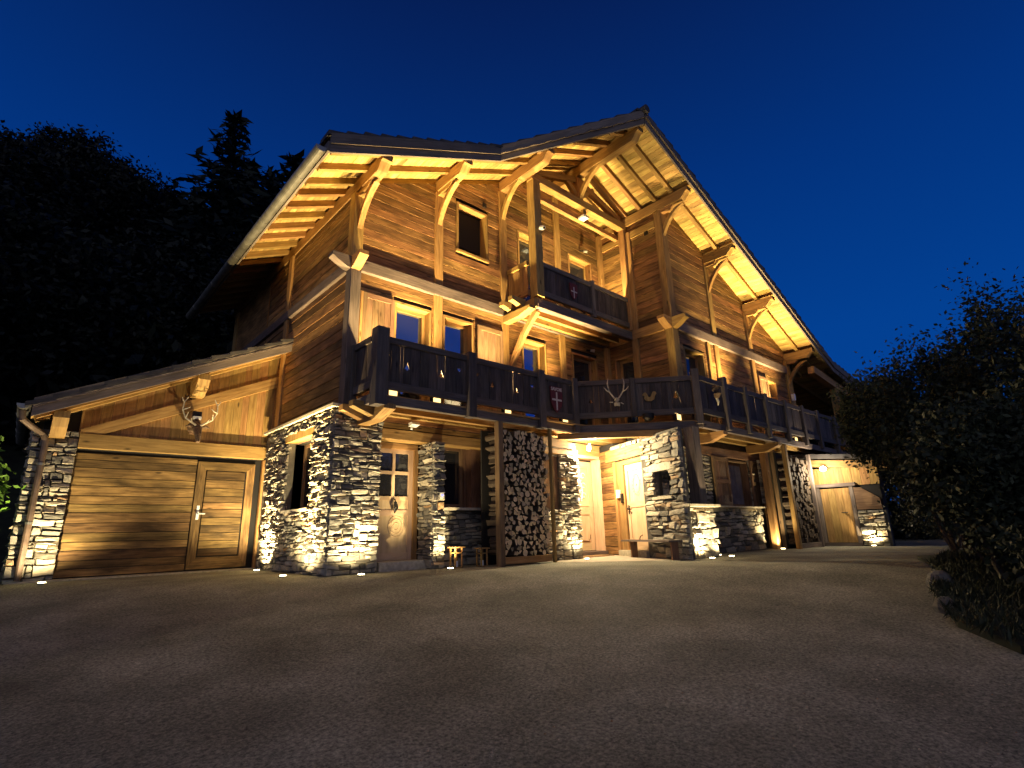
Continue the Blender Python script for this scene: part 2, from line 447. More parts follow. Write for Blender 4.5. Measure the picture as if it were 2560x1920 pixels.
STONES = {}
def stone_wall(thing_o, parent, F, u0, u1, z0, z1, holes=(), seed=3, hr=(.030, .085), wr=(.08, .34), proud=.046, budget=300, back=True, base=0.0):
    """dry-stone facing: every stone its own mesh while the thing's budget lasts, then one joined part"""
    r = random.Random(seed)
    ph = [r.uniform(0, 6) for _ in range(60)]
    def zl(k, z, u):
        if z <= z0 + 1e-6 or z >= z1 - 1e-6: return z
        return z + .018 * math.sin(u * 4.3 + ph[k % 60]) + .009 * math.sin(u * 14 + ph[(k * 7) % 60])
    zs = [z0]
    while zs[-1] < z1 - .03:
        zs.append(zs[-1] + r.uniform(*hr) * (1.25 if zs[-1] < z0 + .3 else 1))
    zs[-1] = z1
    pre = []
    joined = MB(); nj = 0
    cnt = STONES.setdefault(thing_o.name, 0)
    for k in range(len(zs) - 1):
        blocked = sorted(pre); pre = []
        u = u0
        free = []
        cur = u0
        for b0, b1 in blocked:
            if b0 > cur + .02: free.append((cur, b0))
            cur = max(cur, b1)
        if cur < u1 - .02: free.append((cur, u1))
        zm = (zs[k] + zs[k + 1]) / 2
        for (h0, h1, g0, g1) in holes:
            if g0 < zm < g1:
                nf = []
                for s0, s1 in free:
                    if h1 <= s0 or h0 >= s1: nf.append((s0, s1)); continue
                    if h0 > s0 + .02: nf.append((s0, h0))
                    if h1 < s1 - .02: nf.append((h1, s1))
                free = nf
        for s0, s1 in free:
            u = s0
            while u < s1 - 1e-6:
                w = r.uniform(*wr) * r.choice((.6, 1, 1, 1.25))
                e = u + w
                if s1 - e < wr[0]: e = s1
                kt = k + 1
                tall = r.random() < .2 and k + 2 < len(zs) and zs[k + 2] - zs[k] < hr[1] * 2.1
                if tall:
                    zc = (zs[k + 1] + zs[k + 2]) / 2
                    if any(g0 < zc < g1 and h0 < e and h1 > u for h0, h1, g0, g1 in holes): tall = False
                if tall: kt = k + 2; pre.append((u, e))
                g = .004
                j = lambda a=.008: r.uniform(-a, a)
                um = (u + e) / 2; sl, sr_ = j(.016), j(.016)
                ring = [(u + g, zl(k, zs[k], u) + g), (um + j(.03), zl(k, zs[k], um) + g + j(.004)), (e - g, zl(k, zs[k], e) + g),
                        (e - g + j(.006), (zs[k] + zs[kt]) / 2 + j()), (e - g + sr_, zl(kt, zs[kt], e) - g), (um + j(.03), zl(kt, zs[kt], um) - g + j(.004)),
                        (u + g + sl, zl(kt, zs[kt], u) - g), (u + g + j(.006), (zs[k] + zs[kt]) / 2 + j())]
                cu, cz = um, (zs[k] + zs[kt]) / 2
                pr = proud * r.uniform(.25, 1.35) + base
                ins = r.uniform(.1, .3); tilt = r.uniform(-.7, .45) * proud; tl2 = r.uniform(-.012, .012)
                mb = MB() if cnt < budget else joined.new()
                if r.random() < .05: mb.r = (r.uniform(.92, 1), r.random())
                else: mb.r = (r.random() ** 1.1 * .92, r.random())
                hh = (zs[kt] - zs[k]) / 2
                R0 = [F.P(a, b, -.04) for a, b in ring]
                R1 = []
                for a, b in ring:
                    a2 = a + (cu - a) * ins * .5; b2 = b + (cz - b) * ins
                    R1.append(F.P(a2, b2, pr + tilt * (b - cz) / max(hh, .01) + tl2 * (1 if a > cu else -1) + r.uniform(-.006, .006)))
                cp = F.P(cu + j(.02), cz + j(.01), pr + r.uniform(.002, .014))
                for q in range(8):
                    q2 = (q + 1) % 8
                    mb.face([R0[q], R0[q2], R1[q2], R1[q]], F.U)
                    mb.face([R1[q], R1[q2], cp], F.U)
                if cnt < budget:
                    make('stone', mb, M_STONE, parent); cnt += 1
                else: nj += 1
                u = e
    STONES[thing_o.name] = cnt
    if nj:
        o = make('stone_facing', joined, M_STONE, parent); o['kind'] = 'stuff'

def slab(parent, F, u0, u1, z0, z1, d0, d1, mat, name, holes=()):
    """solid backing wall with rectangular openings, split into boxes"""
    us = sorted({u0, u1, *[h[0] for h in holes], *[h[1] for h in holes]}); us = [u for u in us if u0 <= u <= u1]
    mb = MB()
    for a, b in zip(us, us[1:]):
        m = (a + b) / 2
        cuts = sorted([(h[2], h[3]) for h in holes if h[0] < m < h[1]])
        z = z0
        for c0, c1 in cuts + [(z1, z1)]:
            c0 = min(c0, z1)
            if c0 > z + 1e-4:
                mb.prism([F.P(a, z, d0), F.P(b, z, d0), F.P(b, z, d1), F.P(a, z, d1)], F.P(a, c0, d0) - F.P(a, z, d0))
            z = max(z, c1)
    return make(name, mb, mat, parent)

def window(parent, F, u0, u1, z0, z1, depth=.2, fw=.07, glassm=None, casing=M_BEAM, frame=M_BEAM, bars=(), sill=True, cproud=.035, cw=.05, curtain=False):
    w = MB()
    for a, b, c, d in ((u0, u0 + fw, z0, z1), (u1 - fw, u1, z0, z1)):
        w.prism([F.P(a, c, -depth), F.P(b, c, -depth), F.P(b, c, -depth + .06), F.P(a, c, -depth + .06)], V((0, 0, d - c)))
    for c, d in ((z0, z0 + fw), (z1 - fw, z1)):
        w.prism([F.P(u0 + fw, c, -depth), F.P(u0 + fw, d, -depth), F.P(u0 + fw, d, -depth + .058), F.P(u0 + fw, c, -depth + .058)], F.U * (u1 - u0 - 2 * fw))
    for b in bars:
        if b[0] == 'v': w.prism([F.P(b[1] - .02, z0 + fw, -depth + .01), F.P(b[1] + .02, z0 + fw, -depth + .01), F.P(b[1] + .02, z0 + fw, -depth + .05), F.P(b[1] - .02, z0 + fw, -depth + .05)], V((0, 0, z1 - z0 - 2 * fw)))
        else: w.prism([F.P(u0 + fw, b[1] - .02, -depth + .012), F.P(u0 + fw, b[1] + .02, -depth + .012), F.P(u0 + fw, b[1] + .02, -depth + .048), F.P(u0 + fw, b[1] - .02, -depth + .048)], F.U * (u1 - u0 - 2 * fw))
    wo = make('window', w, frame, parent)
    g = MB(); g.face([F.P(u0 + fw * .8, z0 + fw * .8, -depth + .02), F.P(u1 - fw * .8, z0 + fw * .8, -depth + .02), F.P(u1 - fw * .8, z1 - fw * .8, -depth + .02), F.P(u0 + fw * .8, z1 - fw * .8, -depth + .02)])
    g.face([F.P(u0 + fw * .8, z1 - fw * .8, -depth + .012), F.P(u1 - fw * .8, z1 - fw * .8, -depth + .012), F.P(u1 - fw * .8, z0 + fw * .8, -depth + .012), F.P(u0 + fw * .8, z0 + fw * .8, -depth + .012)])
    make('pane', g, glassm or M_GLASSD, wo)
    c = MB()
    for a, b in ((u0 - cw, u0), (u1, u1 + cw)):
        c.prism([F.P(a, z0, -depth), F.P(b, z0, -depth), F.P(b, z0, cproud), F.P(a, z0, cproud)], V((0, 0, z1 - z0)))
    c.prism([F.P(u0 - cw, z1, -depth), F.P(u0 - cw, z1 + cw, -depth), F.P(u0 - cw, z1 + cw, cproud + .004), F.P(u0 - cw, z1, cproud + .004)], F.U * (u1 - u0 + 2 * cw))
    make('casing', c, casing, wo)
    if sill:
        s = MB(); s.prism([F.P(u0 - cw - .02, z0 - .06, -depth), F.P(u0 - cw - .02, z0, -depth), F.P(u0 - cw - .02, z0, cproud + .03), F.P(u0 - cw - .02, z0 - .06, cproud + .03)], F.U * (u1 - u0 + 2 * cw + .04))
        make('sill', s, casing, wo)
    return wo

def profile(parent, name, pts, ex, mat):
    mb = MB(); d = V(ex)
    P = [V(p) for p in pts]
    g = (P[1] - P[0])
    # grain along the longest edge
    best = max(((P[(i + 1) % len(P)] - P[i]) for i in range(len(P))), key=lambda q: q.length)
    mb.prism(P, d, best)
    return make(name, mb, mat, parent)

def ogee(y0, y1, zt, zb, x, tip=.12, n=7):
    """purlin side outline in the plane x: from wall end y0 to tip y1 (y1<y0), ogee cut under the tip"""
    L = .27
    pts = [(x, y0, zt), (x, y0, zb), (x, y1 + L, zb)]
    for i in range(1, n + 1):
        t = i / n
        y = y1 + L * (1 - t)
        z = zb + (zt - zb - tip) * (t * t * (3 - 2 * t))
        z -= .02 * math.sin(t * math.pi * 2) * 1.0
        pts.append((x, y, z))
    pts += [(x, y1, zt - tip), (x, y1, zt)]
    return pts

# ------------------------------------------------------------------ terrain
def gz(x, y):
    d = .67 * x + .742 * y
    t = max(0.0, min(1.0, (9.2 - d) / 9.2))
    z = -.92 * t * (1 if t > .15 else t / .15 * .5 + .5)
    if d < 0: z = -.92 + d * .1
    return z
def ground():
    xs = np.concatenate([np.linspace(-60, -8, 14), np.linspace(-7, 26, 100), np.linspace(28, 120, 20)])
    ys = np.concatenate([np.linspace(-60, -6, 14), np.linspace(-5, 15, 62), np.linspace(17, 120, 20)])
    vs, fs = [], []
    for y in ys:
        for x in xs:
            d = math.hypot(x - 10, y)
            vs.append((x, y, gz(x, y)))
    nx = len(xs)
    for j in range(len(ys) - 1):
        for i in range(nx - 1):
            fs.append((j * nx + i, j * nx + i + 1, (j + 1) * nx + i + 1, (j + 1) * nx + i))
    me = bpy.data.meshes.new('ground'); me.from_pydata(vs, [], fs); me.materials.append(M_GROUND)
    me.polygons.foreach_set('use_smooth', [True] * len(me.polygons))
    o = bpy.data.objects.new('ground', me); link(o); o['kind'] = 'structure'
ground()
def hz(x, y):
    s = 17.0 if x < 2 else 17 + min(8, (x - 2) * 3)
    return .5 * max(0, y - s) - .25 + .8 * math.sin(x * .21) * min(1, max(0, y - s) / 8)
def hill():
    xs = np.linspace(-70, 90, 60); ys = np.linspace(14.2, 95, 40)
    vs = [(x, y, hz(x, y)) for y in ys for x in xs]
    nx = len(xs)
    fs = [(j * nx + i, j * nx + i + 1, (j + 1) * nx + i + 1, (j + 1) * nx + i) for j in range(len(ys) - 1) for i in range(nx - 1)]
    me = bpy.data.meshes.new('hillside'); me.from_pydata(vs, [], fs); me.materials.append(M_SOIL)
    o = bpy.data.objects.new('hillside', me); link(o); o['kind'] = 'structure'
hill()

# ================================================================== CHALET
CH = thing('chalet', (10, 9, 0), 'large timber chalet on a stone ground floor with lit eaves and long balconies', 'house')
WY, RY, SX = 9.0, 6.9, 11.76      # left wall plane, right wall plane, side of the right block
XL = 4.07
mL, zL, mR, zR = .45, 5.375, -.42, 13.91
XA = (zR - zL) / (mL - mR)
def ul(x, h=0): return (zL + mL * x if x < XA else zR + mR * x) + h
FL = Frame((0, WY, 0), (1, 0, 0), (0, -1, 0))
FR = Frame((0, RY, 0), (1, 0, 0), (0, -1, 0))
FS = Frame((SX, 0, 0), (0, 1, 0), (-1, 0, 0))
FG = Frame((XL, 0, 0), (0, 1, 0), (-1, 0, 0))   # gable-left long side wall

# ---- openings on the wall planes (u0,u1,z0,z1)
up_win = (6.55, 7.36, 6.86, 8.05)
w2, w3 = (5.03, 5.80, 3.0, 5.12), (6.20, 6.92, 3.0, 5.12)
w4, w5 = (8.50, 9.22, 3.0, 5.12), (10.30, 11.22, 3.0, 5.12)
w7, w8 = (8.46, 9.20, 5.95, 8.05), (10.36, 11.24, 5.95, 8.05)
upL = [up_win, w7, w8]; loL = [w2, w3, w4, w5]
s6 = (8.1, 8.66, 3.0, 5.12)
r9, r10 = (12.28, 13.2, 3.0, 5.12), (17.15, 17.75, 3.6, 5.05)

wl_ = sub('front_wall', CH)
H5 = [(a - .07, b + .07, c - .06, d + .07) for a, b, c, d in upL + loL]
slab(wl_, FL, XL + .02, SX, 2.8, 5.54, -.25, -.002, M_DARK, 'wall_core', H5)
slab(wl_, FL, XL + .02, SX, 5.54, 7.1, -.25, -.002, M_DARK, 'wall_core', H5)
def limL(z): return (max(XL, (z - .28 - zL) / mL), SX)
_c = MB(); _c.prism([FL.P(XL + .02, 7.1, -.25), FL.P(SX, 7.1, -.25), FL.P(SX, ul(SX, .3), -.25), FL.P(XA, ul(XA, .3), -.25), FL.P(XL + .02, ul(XL, .3), -.25)], V((0, -.0, 0)) + FL.N * .06)
make('wall_core', _c, M_DARK, wl_)
plank_rows(wl_, FL, XL, 8.0, 2.98, 5.54, M_WALL, holes=H5, breaks=(6.0,), seed=21)
plank_rows(wl_, FL, 8.0, SX, 2.98, 5.54, M_WALL, holes=H5, breaks=(9.85,), seed=22)
plank_rows(wl_, FL, XL, 8.0, 5.79, 9.3, M_WALL, holes=H5, lim=lambda z: (max(XL, (z - .27 - zL) / mL), 8.0), breaks=(6.0,), seed=23)
def limM(z):
    return (max(8.0, (z - .27 - zL) / mL), min(SX, (z - .27 - zR) / mR))
plank_rows(wl_, FL, 8.0, SX, 5.79, 10.0, M_WALL, holes=H5, lim=limM, breaks=(9.86,), seed=24)

wr_ = sub('right_wall', CH)
HR = [(a - .07, b + .07, c - .06, d + .07) for a, b, c, d in (r9, r10)]
slab(wr_, FR, SX + .02, 19.0, 2.8, 5.5, -.25, -.002, M_DARK, 'wall_core', HR)
_c = MB(); _c.prism([FR.P(SX + .02, 5.5, -.25), FR.P(19.0, 5.5, -.25), FR.P(19.0, ul(19.0, .28), -.25), FR.P(SX + .02, ul(SX, .28), -.25)], FR.N * .245)
make('wall_core', _c, M_DARK, wr_)
plank_rows(wr_, FR, SX, 19.0, 2.98, 5.54, M_WALL, holes=HR, breaks=(13.98, 16.2), seed=31)
plank_rows(wr_, FR, SX, 19.0, 5.79, 9.3, M_WALL, lim=lambda z: (SX, (z - .27 - zR) / mR), breaks=(13.95, 16.2), seed=32)
ws_ = sub('loggia_side_wall', CH)
HS = [(s6[0] - .07, s6[1] + .07, s6[2] - .06, s6[3] + .07)]
slab(ws_, FS, RY + .25, WY, 2.8, 9.0, -.25, -.002, M_DARK, 'wall_core', HS)
plank_rows(ws_, FS, RY + .08, WY, 2.98, 5.54, M_WALL, holes=HS, breaks=(7.95,), seed=41)
plank_rows(ws_, FS, RY + .08, WY, 5.79, ul(SX, .0), M_WALL, breaks=(7.95,), seed=42)
wg_ = sub('long_side_wall', CH)
slab(wg_, FG, WY + .02, 17.0, 2.45, ul(XL, .2), -.25, -.002, M_DARK, 'wall_core')
plank_rows(wg_, FG, WY + .05, 13.8, 2.9, 5.54, M_WALL, breaks=(), seed=51)
plank_rows(wg_, FG, WY + .05, 13.8, 5.76, ul(XL, -.02), M_WALL, breaks=(), seed=52)
_b = MB(); _b.box(XL - .03, XL - .002, 13.9, 17.0, 3.0, ul(XL, -.02), 'y'); make('back_cladding', _b, M_WALL, wg_)

# windows
DOORBAR = (('h', 3.95),)
for w, gm in ((w2, M_GLASS), (w3, M_GLASS), (w4, M_GLASS), (w5, M_GLASSD)):
    window(CH, FL, *w, glassm=gm, bars=(), sill=False)
window(CH, FL, *up_win, glassm=M_GLASSD, bars=(('v', 6.96),), depth=.30, cproud=.045, cw=.05)
window(CH, FL, *w7, glassm=M_GLASSD, sill=False); window(CH, FL, *w8, glassm=M_GLASSD, sill=False)
window(CH, FS, *s6, glassm=M_GLASSD, sill=False)
window(CH, FR, *r9, glassm=M_GLASSD, sill=False); window(CH, FR, *r10, glassm=M_GLASSD)

# shutters: frame with three sunk board panels
def shutter(parent, F, u0, u1, z0, z1, n=.05, mat=M_SHUT):
    s = MB(); w = .08
    for a in (u0, u1 - w):
        s.prism([F.P(a, z0, n), F.P(a + w, z0, n), F.P(a + w, z0, n + .045), F.P(a, z0, n + .045)], V((0, 0, z1 - z0)))
    zm = [z0, z0 + (z1 - z0) * .5 - .05, z1 - .1]
    for c in zm:
        s.prism([F.P(u0 + w, c, n), F.P(u0 + w, c + .1, n), F.P(u0 + w, c + .1, n + .042), F.P(u0 + w, c, n + .042)], F.U * (u1 - u0 - 2 * w))
    so = make('shutter', s, mat, parent)
    k = max(2, round((u1 - u0 - 2 * w) / .13)); bw = (u1 - u0 - 2 * w) / k
    for i in range(k):
        b = MB(); a = u0 + w + i * bw
        b.prism([F.P(a + .003, z0 + .05, n), F.P(a + bw - .003, z0 + .05, n), F.P(a + bw - .003, z0 + .05, n + .02), F.P(a + .003, z0 + .05, n + .02)], V((0, 0, z1 - z0 - .1)))
        make('shutter_board', b, mat, so)
shutter(CH, FL, 4.28, 4.95, 2.98, 5.14); shutter(CH, FL, 7.04, 7.80, 2.98, 5.14)
shutter(CH, FR, 16.42, 17.05, 3.3, 5.1)

# ---- wall posts
def post(parent, x0, x1, y0, y1, z0, z1, mat=M_BEAM, name='post', ch=.012):
    mb = MB(); mb.beam(((x0 + x1) / 2, (y0 + y1) / 2, z0), ((x0 + x1) / 2, (y0 + y1) / 2, z1), x1 - x0, y1 - y0, up=(0, 1, 0), ch=ch)
    return make(name, mb, mat, parent)
for x0, x1, zt in ((5.90, 6.11, ul(6.0)), (7.79, 8.0, ul(7.9)), (9.76, 9.97, ul(9.8, .2))):
    post(CH, x0, x1, WY - .085, WY + .05, 5.792, zt)
    post(CH, x0, x1, WY - .085, WY + .05, 2.95, 5.538)
post(CH, 3.99, 4.21, WY - .10, WY + .12, 5.792, ul(4.1)); post(CH, 3.99, 4.21, WY - .10, WY + .12, 2.9, 5.538, M_GREY)
post(CH, 4.215, 4.29, WY - .09, WY, 2.95, 5.15)
post(CH, 11.58, 11.76, WY - .16, WY - .03, 5.8, ul(11.6)); post(CH, 11.58, 11.76, WY - .16, WY - .03, 2.95, 5.538)
post(CH, SX - .07, SX + .20, RY - .10, RY + .12, 5.792, ul(SX + .1)); post(CH, SX - .07, SX + .20, RY - .10, RY + .12, 2.95, 5.538)
for x0, x1 in ((13.84, 14.06), (16.08, 16.32)):
    post(CH, x0, x1, RY - .085, RY + .05, 5.792, ul((x0 + x1) / 2)); post(CH, x0, x1, RY - .085, RY + .05, 2.95, 5.538)
post(CH, 18.68, 19.05, RY - .10, RY + .2, 2.95, ul(18.85))
post(CH, SX - .085, SX + .02, 7.83, 8.02, 5.8, 8.75); post(CH, SX - .085, SX + .02, 7.86, 8.06, 2.95, 5.54)
post(CH, 13.42, 13.58, RY - .085, RY, 2.95, 5.538)
post(CH, XL - .085, XL + .02, 12.2, 12.42, 3.0, ul(XL)); post(CH, XL - .085, XL + .02, 16.6, 16.85, 3.0, ul(XL))

# ---- level-two ring beam with scrolled ends
def scroll(parent, F, u_tip, u_in, z0, z1, n0, n1, mat=M_BEAM):
    """beam end: from u_in out to u_tip, underside cut in a scroll"""
    s = 1 if u_tip > u_in else -1
    L = abs(u_tip - u_in)
    pts = [F.P(u_in, z1, n0), F.P(u_in, z0, n0)]
    for i in range(1, 8):
        t = i / 7
        pts.append(F.P(u_in + s * L * (t ** .8), z0 + (z1 - z0 - .08) * (t * t * (3 - 2 * t)) + .015 * math.sin(t * 6.28), n0))
    pts += [F.P(u_tip, z1, n0)]
    profile(parent, 'beam_end', pts, F.N * (n1 - n0), mat)
def hbeam(parent, F, u0, u1, z0, z1, n0, n1, mat=M_BEAM, name='beam'):
    mb = MB(); c = .01
    mb.prism([F.P(u0, z0, n0), F.P(u0, z1, n0), F.P(u0, z1 - c * 0, n1 - c), F.P(u0, z1 - c, n1), F.P(u0, z0 + c, n1), F.P(u0, z0, n1 - c)], F.U * (u1 - u0))
    return make(name, mb, mat, parent)
hbeam(CH, FL, 4.2, SX - .1, 5.54, 5.79, -.05, .115, M_GREY)
scroll(CH, FL, 3.62, 3.985, 5.54, 5.79, -.1, .10, M_GREY)
scroll(CH, FG, 8.55, 8.9, 5.54, 5.80, -.1, .08, M_BEAM)
hbeam(CH, FG, 9.13, 17.0, 5.54, 5.76, -.05, .10, M_GREY)
hbeam(CH, FR, SX + .21, 18.67, 5.54, 5.79, -.05, .115, M_GREY)
hbeam(CH, FS, RY + .13, WY - .17, 5.54, 5.79, -.05, .115)
scroll(CH, FR, 11.33, SX - .075, 5.54, 5.82, -.1, .10); scroll(CH, FS, 6.42, 6.8, 5.54, 5.82, -.12, .08)
hbeam(CH, FS, RY + .13, WY - .05, 8.52, 8.74, -.05, .06)
hbeam(CH, FL, 8.02, SX - .1, 2.78, 2.96, -.05, .1); hbeam(CH, FR, SX + .2, 18.6, 2.78, 2.96, -.05, .1)
hbeam(CH, FL, 4.6, 8.0, 2.78, 2.96, -.05, .1)

# ---- purlins with corbels, braces
PUR = [(4.12, WY, 7.86), (6.02, WY, 7.86), (7.92, WY, 7.2), (XA, 8.06, 5.98), (11.78, RY, 5.95), (13.95, RY, 5.93), (16.2, RY, 5.93), (18.86, RY, 5.93)]
for i, (x, wy, tip) in enumerate(PUR):
    zb = ul(x) - (.06 if i == 3 else 0)
    w = .2
    back = 17.2
    profile(CH, 'purlin', ogee(back, tip, ul(x, .27 - (.03 if i == 3 else 0)), zb, x - w / 2), (w, 0, 0), M_BEAM)
    if i in (0, 1, 4, 5, 6, 7):   # short cushion beam under the purlin
        mb = MB(); mb.prism([(x - .075, wy, zb - .10), (x - .075, wy, zb - .003), (x - .075, tip + .52, zb - .003), (x - .075, tip + .56, zb - .04), (x - .075, tip + .62, zb - .10)], V((.15, 0, 0)), V((0, 1, 0)))
        make('cushion_beam', mb, M_BEAM, CH)
def brace(parent, x, yb, zb, yt, zt, w=.11, th=.095, mat=M_BEAM, axis='y'):
    """curved brace from the post (yb,zb) up and out to the beam (yt,zt)"""
    n = 9; R1, R2 = yb - yt, zt - zb
    out, inn = [], []
    for i in range(n + 1):
        a = math.pi / 2 * i / n
        cy, cz = yt, zb
        # hollow side: quarter ellipse centred at (yt, zb), bulging to the corner, flattened
        ky = .8
        y = cy + R1 * math.cos(a); z = cz + R2 * math.sin(a)
        ly = yb + (yt - yb) * i / n; lz = zb + (zt - zb) * i / n
        y = ly + (y - ly) * .55; z = lz + (z - lz) * .55
        inn.append((y, z))
    for (y, z), i in zip(inn, range(n + 1)):
        d = V((inn[min(i + 1, n)][0] - inn[max(i - 1, 0)][0], inn[min(i + 1, n)][1] - inn[max(i - 1, 0)][1]))
        d.normalize(); nn = V((-d.y, d.x))
        if nn.x < 0: nn = -nn
        out.append((y + nn.x * th, min(z + nn.y * th, zt)))
    pts = [V((x, y, z)) for y, z in inn] + [V((x, min(y, yb + .02), z)) for y, z in reversed(out)]
    # build as strip of quads (outline is not convex)
    mb = MB(); k = n + 1
    A = [V((x, y, z)) for y, z in inn]; B = [V((x, min(y, yb + .03), z)) for y, z in out]
    e = V((w, 0, 0))
    for i in range(n):
        g = (A[i + 1] - A[i]).normalized()
        mb.face([A[i], A[i + 1], B[i + 1], B[i]], g); mb.face([B[i] + e, B[i + 1] + e, A[i + 1] + e, A[i] + e], g)
        mb.face([A[i] + e, A[i + 1] + e, A[i + 1], A[i]], g); mb.face([B[i], B[i + 1], B[i + 1] + e, B[i] + e], g)
    mb.face([A[0], B[0], B[0] + e, A[0] + e]); mb.face([A[-1] + e, B[-1] + e, B[-1], A[-1]])
    return make('brace', mb, mat, parent)
for x, wy, dz in ((4.07, WY, .74), (5.95, WY, .72), (7.84, WY, .78), (11.74, RY, .7), (13.9, RY, .78), (16.14, RY, .78), (18.8, RY, .78)):
    zb = ul(x + .05) - (0.10 if x != 7.84 else 0)
    brace(CH, x, wy - .085, zb - dz, wy - .74, zb)

# ---- rafters
def yf(x):      # front edge of the roof in plan
    if x <= 6.9: return 7.88
    if x <= XA: return 7.88 + (5.90 - 7.88) * (x - 6.9) / (XA - 6.9)
    return 5.90
def xstart(y):
    if y >= 7.88: return 3.05
    return 6.9 + (y - 7.88) / (5.90 - 7.88) * (XA - 6.9) + .06
YS = [6.42, 6.93, 7.43, 7.93, 8.50, 9.05] + [9.5 + .53 * i for i in range(15)]
for y in YS:
    xa = xstart(y - .05)
    if y > 7.9 or xa < XA - .2:
        mb = MB(); mb.beam((xa, y, ul(xa, .335)), (XA - .02, y, ul(XA - .02, .335)), .1, .13); make('rafter', mb, M_BEAM, CH)
    mb = MB(); xe = 20.2; mb.beam((XA + .02, y, zR + mR * (XA + .02) + .335), (xe, y, ul(xe, .335)), .1, .13); make('rafter', mb, M_BEAM, CH)
# ---- soffit boards (run front to back)
x = 3.0
def board(x0, x1, m, z0, y0):
    mb = MB(); g = .003; h = .402
    a, b = x0 + g, x1 - g
    ya, yb = yf(a) + .02, yf(b) + .02
    P = [V((a, ya, z0 + m * a + h)), V((b, yb, z0 + m * b + h)), V((b, 17.4, z0 + m * b + h)), V((a, 17.4, z0 + m * a + h))]
    e = V((0, 0, .022))
    mb.face(P[::-1], V((0, 1, 0))); mb.face([p + e for p in P], V((0, 1, 0)))
    mb.face([P[0], P[1], P[1] + e, P[0] + e], V((1, 0, 0)))
    mb.face([P[3], P[0], P[0] + e, P[3] + e], V((0, 1, 0))); mb.face([P[1], P[2], P[2] + e, P[1] + e], V((0, 1, 0)))
    make('soffit_board', mb, M_SOFF, CH)
while x < XA - .01:
    x1 = min(x + .135, XA); board(x, x1, mL, zL, 0); x = x1
while x < 20.2:
    x1 = x + .135; board(x, x1, mR, zR, 0); x = x1
XK = x; mE = -.13; zE = zR + mR * XK - mE * XK
while x < 27.2:
    x1 = x + .16; board(x, x1, mE, zE, 0); x = x1
for y in (6.2, 7.3, 8.4):
    mb = MB(); mb.beam((XK, y, zE + mE * XK + .335), (27.0, y, zE + mE * 27 + .335), .1, .13); make('rafter', mb, M_BEAM, CH)
mb = MB(); mb.beam((19.0, 6.15, zE + mE * 20 + .13), (27.0, 6.15, zE + mE * 27 + .13), .2, .24); make('porch_beam', mb, M_BEAM, CH)
for px in (21.1, 24.6):
    mb = MB(); mb.beam((px, 6.2, 2.9), (px, 6.2, zE + mE * px + .02), .22, .22, up=(0, 1, 0), ch=.01); make('porch_post', mb, M_BEAM, CH)
mb = MB(); mb.box(19.05, 27.0, 8.9, 9.0, 2.9, 5.6, 'x'); make('porch_back_wall', mb, M_WALL, CH)
# ---- fascia boards and wavy trim
def fasc(p0, p1, zb0, zb1, hgt, t=.045, out=0.0, mat=M_FASC, name='fascia_board'):
    p0, p1 = V((*p0, 0)), V((*p1, 0)); d = (p1 - p0).normalized(); n = V((d.y, -d.x, 0))
    if n.y > 0: n = -n
    mb = MB()
    a, b = p0 + n * out, p1 + n * out
    q = [a + V((0, 0, zb0)), b + V((0, 0, zb1)), b + V((0, 0, zb1 + hgt)), a + V((0, 0, zb0 + hgt))]
    mb.prism(q, n * t, (q[1] - q[0]))
    make(name, mb, mat, CH)
KN = [(3.0, 7.86), (6.9, 7.86), (XA, 5.88), (XK, 5.88), (27.2, 5.88)]
for (xa, ya), (xb, yb) in zip(KN, KN[1:]):
    m, z0 = (mL, zL) if xb <= XA + .01 else ((mR, zR) if xb < 21 else (mE, zE))
    fasc((xa, ya), (xb, yb), z0 + m * xa + .235, z0 + m * xb + .235, .17)
    fasc((xa, ya), (xb, yb), z0 + m * xa + .395, z0 + m * xb + .395, .21, out=.03)
def wavy(p0, p1, z0, m, off):
    p0, p1 = V((*p0, 0)), V((*p1, 0)); L = (p1 - p0).length; n = int(L / .045)
    d = (p1 - p0).normalized(); nn = V((d.y, -d.x, 0)); nn = -nn if nn.y > 0 else nn
    mb = MB(); prev = None
    for i in range(n + 1):
        p = p0.lerp(p1, i / n) + nn * .077
        zb = z0 + m * p.x + off + .012 * math.sin(i * .045 * 2 * math.pi / .34)
        cur = (p + V((0, 0, zb)), p + V((0, 0, zb + .03)), p + nn * .012 + V((0, 0, zb + .03)), p + nn * .012 + V((0, 0, zb)))
        if prev:
            for k in range(4):
                mb.face([prev[k], cur[k], cur[(k + 1) % 4], prev[(k + 1) % 4]])
        prev = cur
    make('scalloped_trim', mb, M_GREY, CH)
wavy(KN[1], KN[2], zL, mL, .40); wavy(KN[2], KN[3], zR, mR, .40)
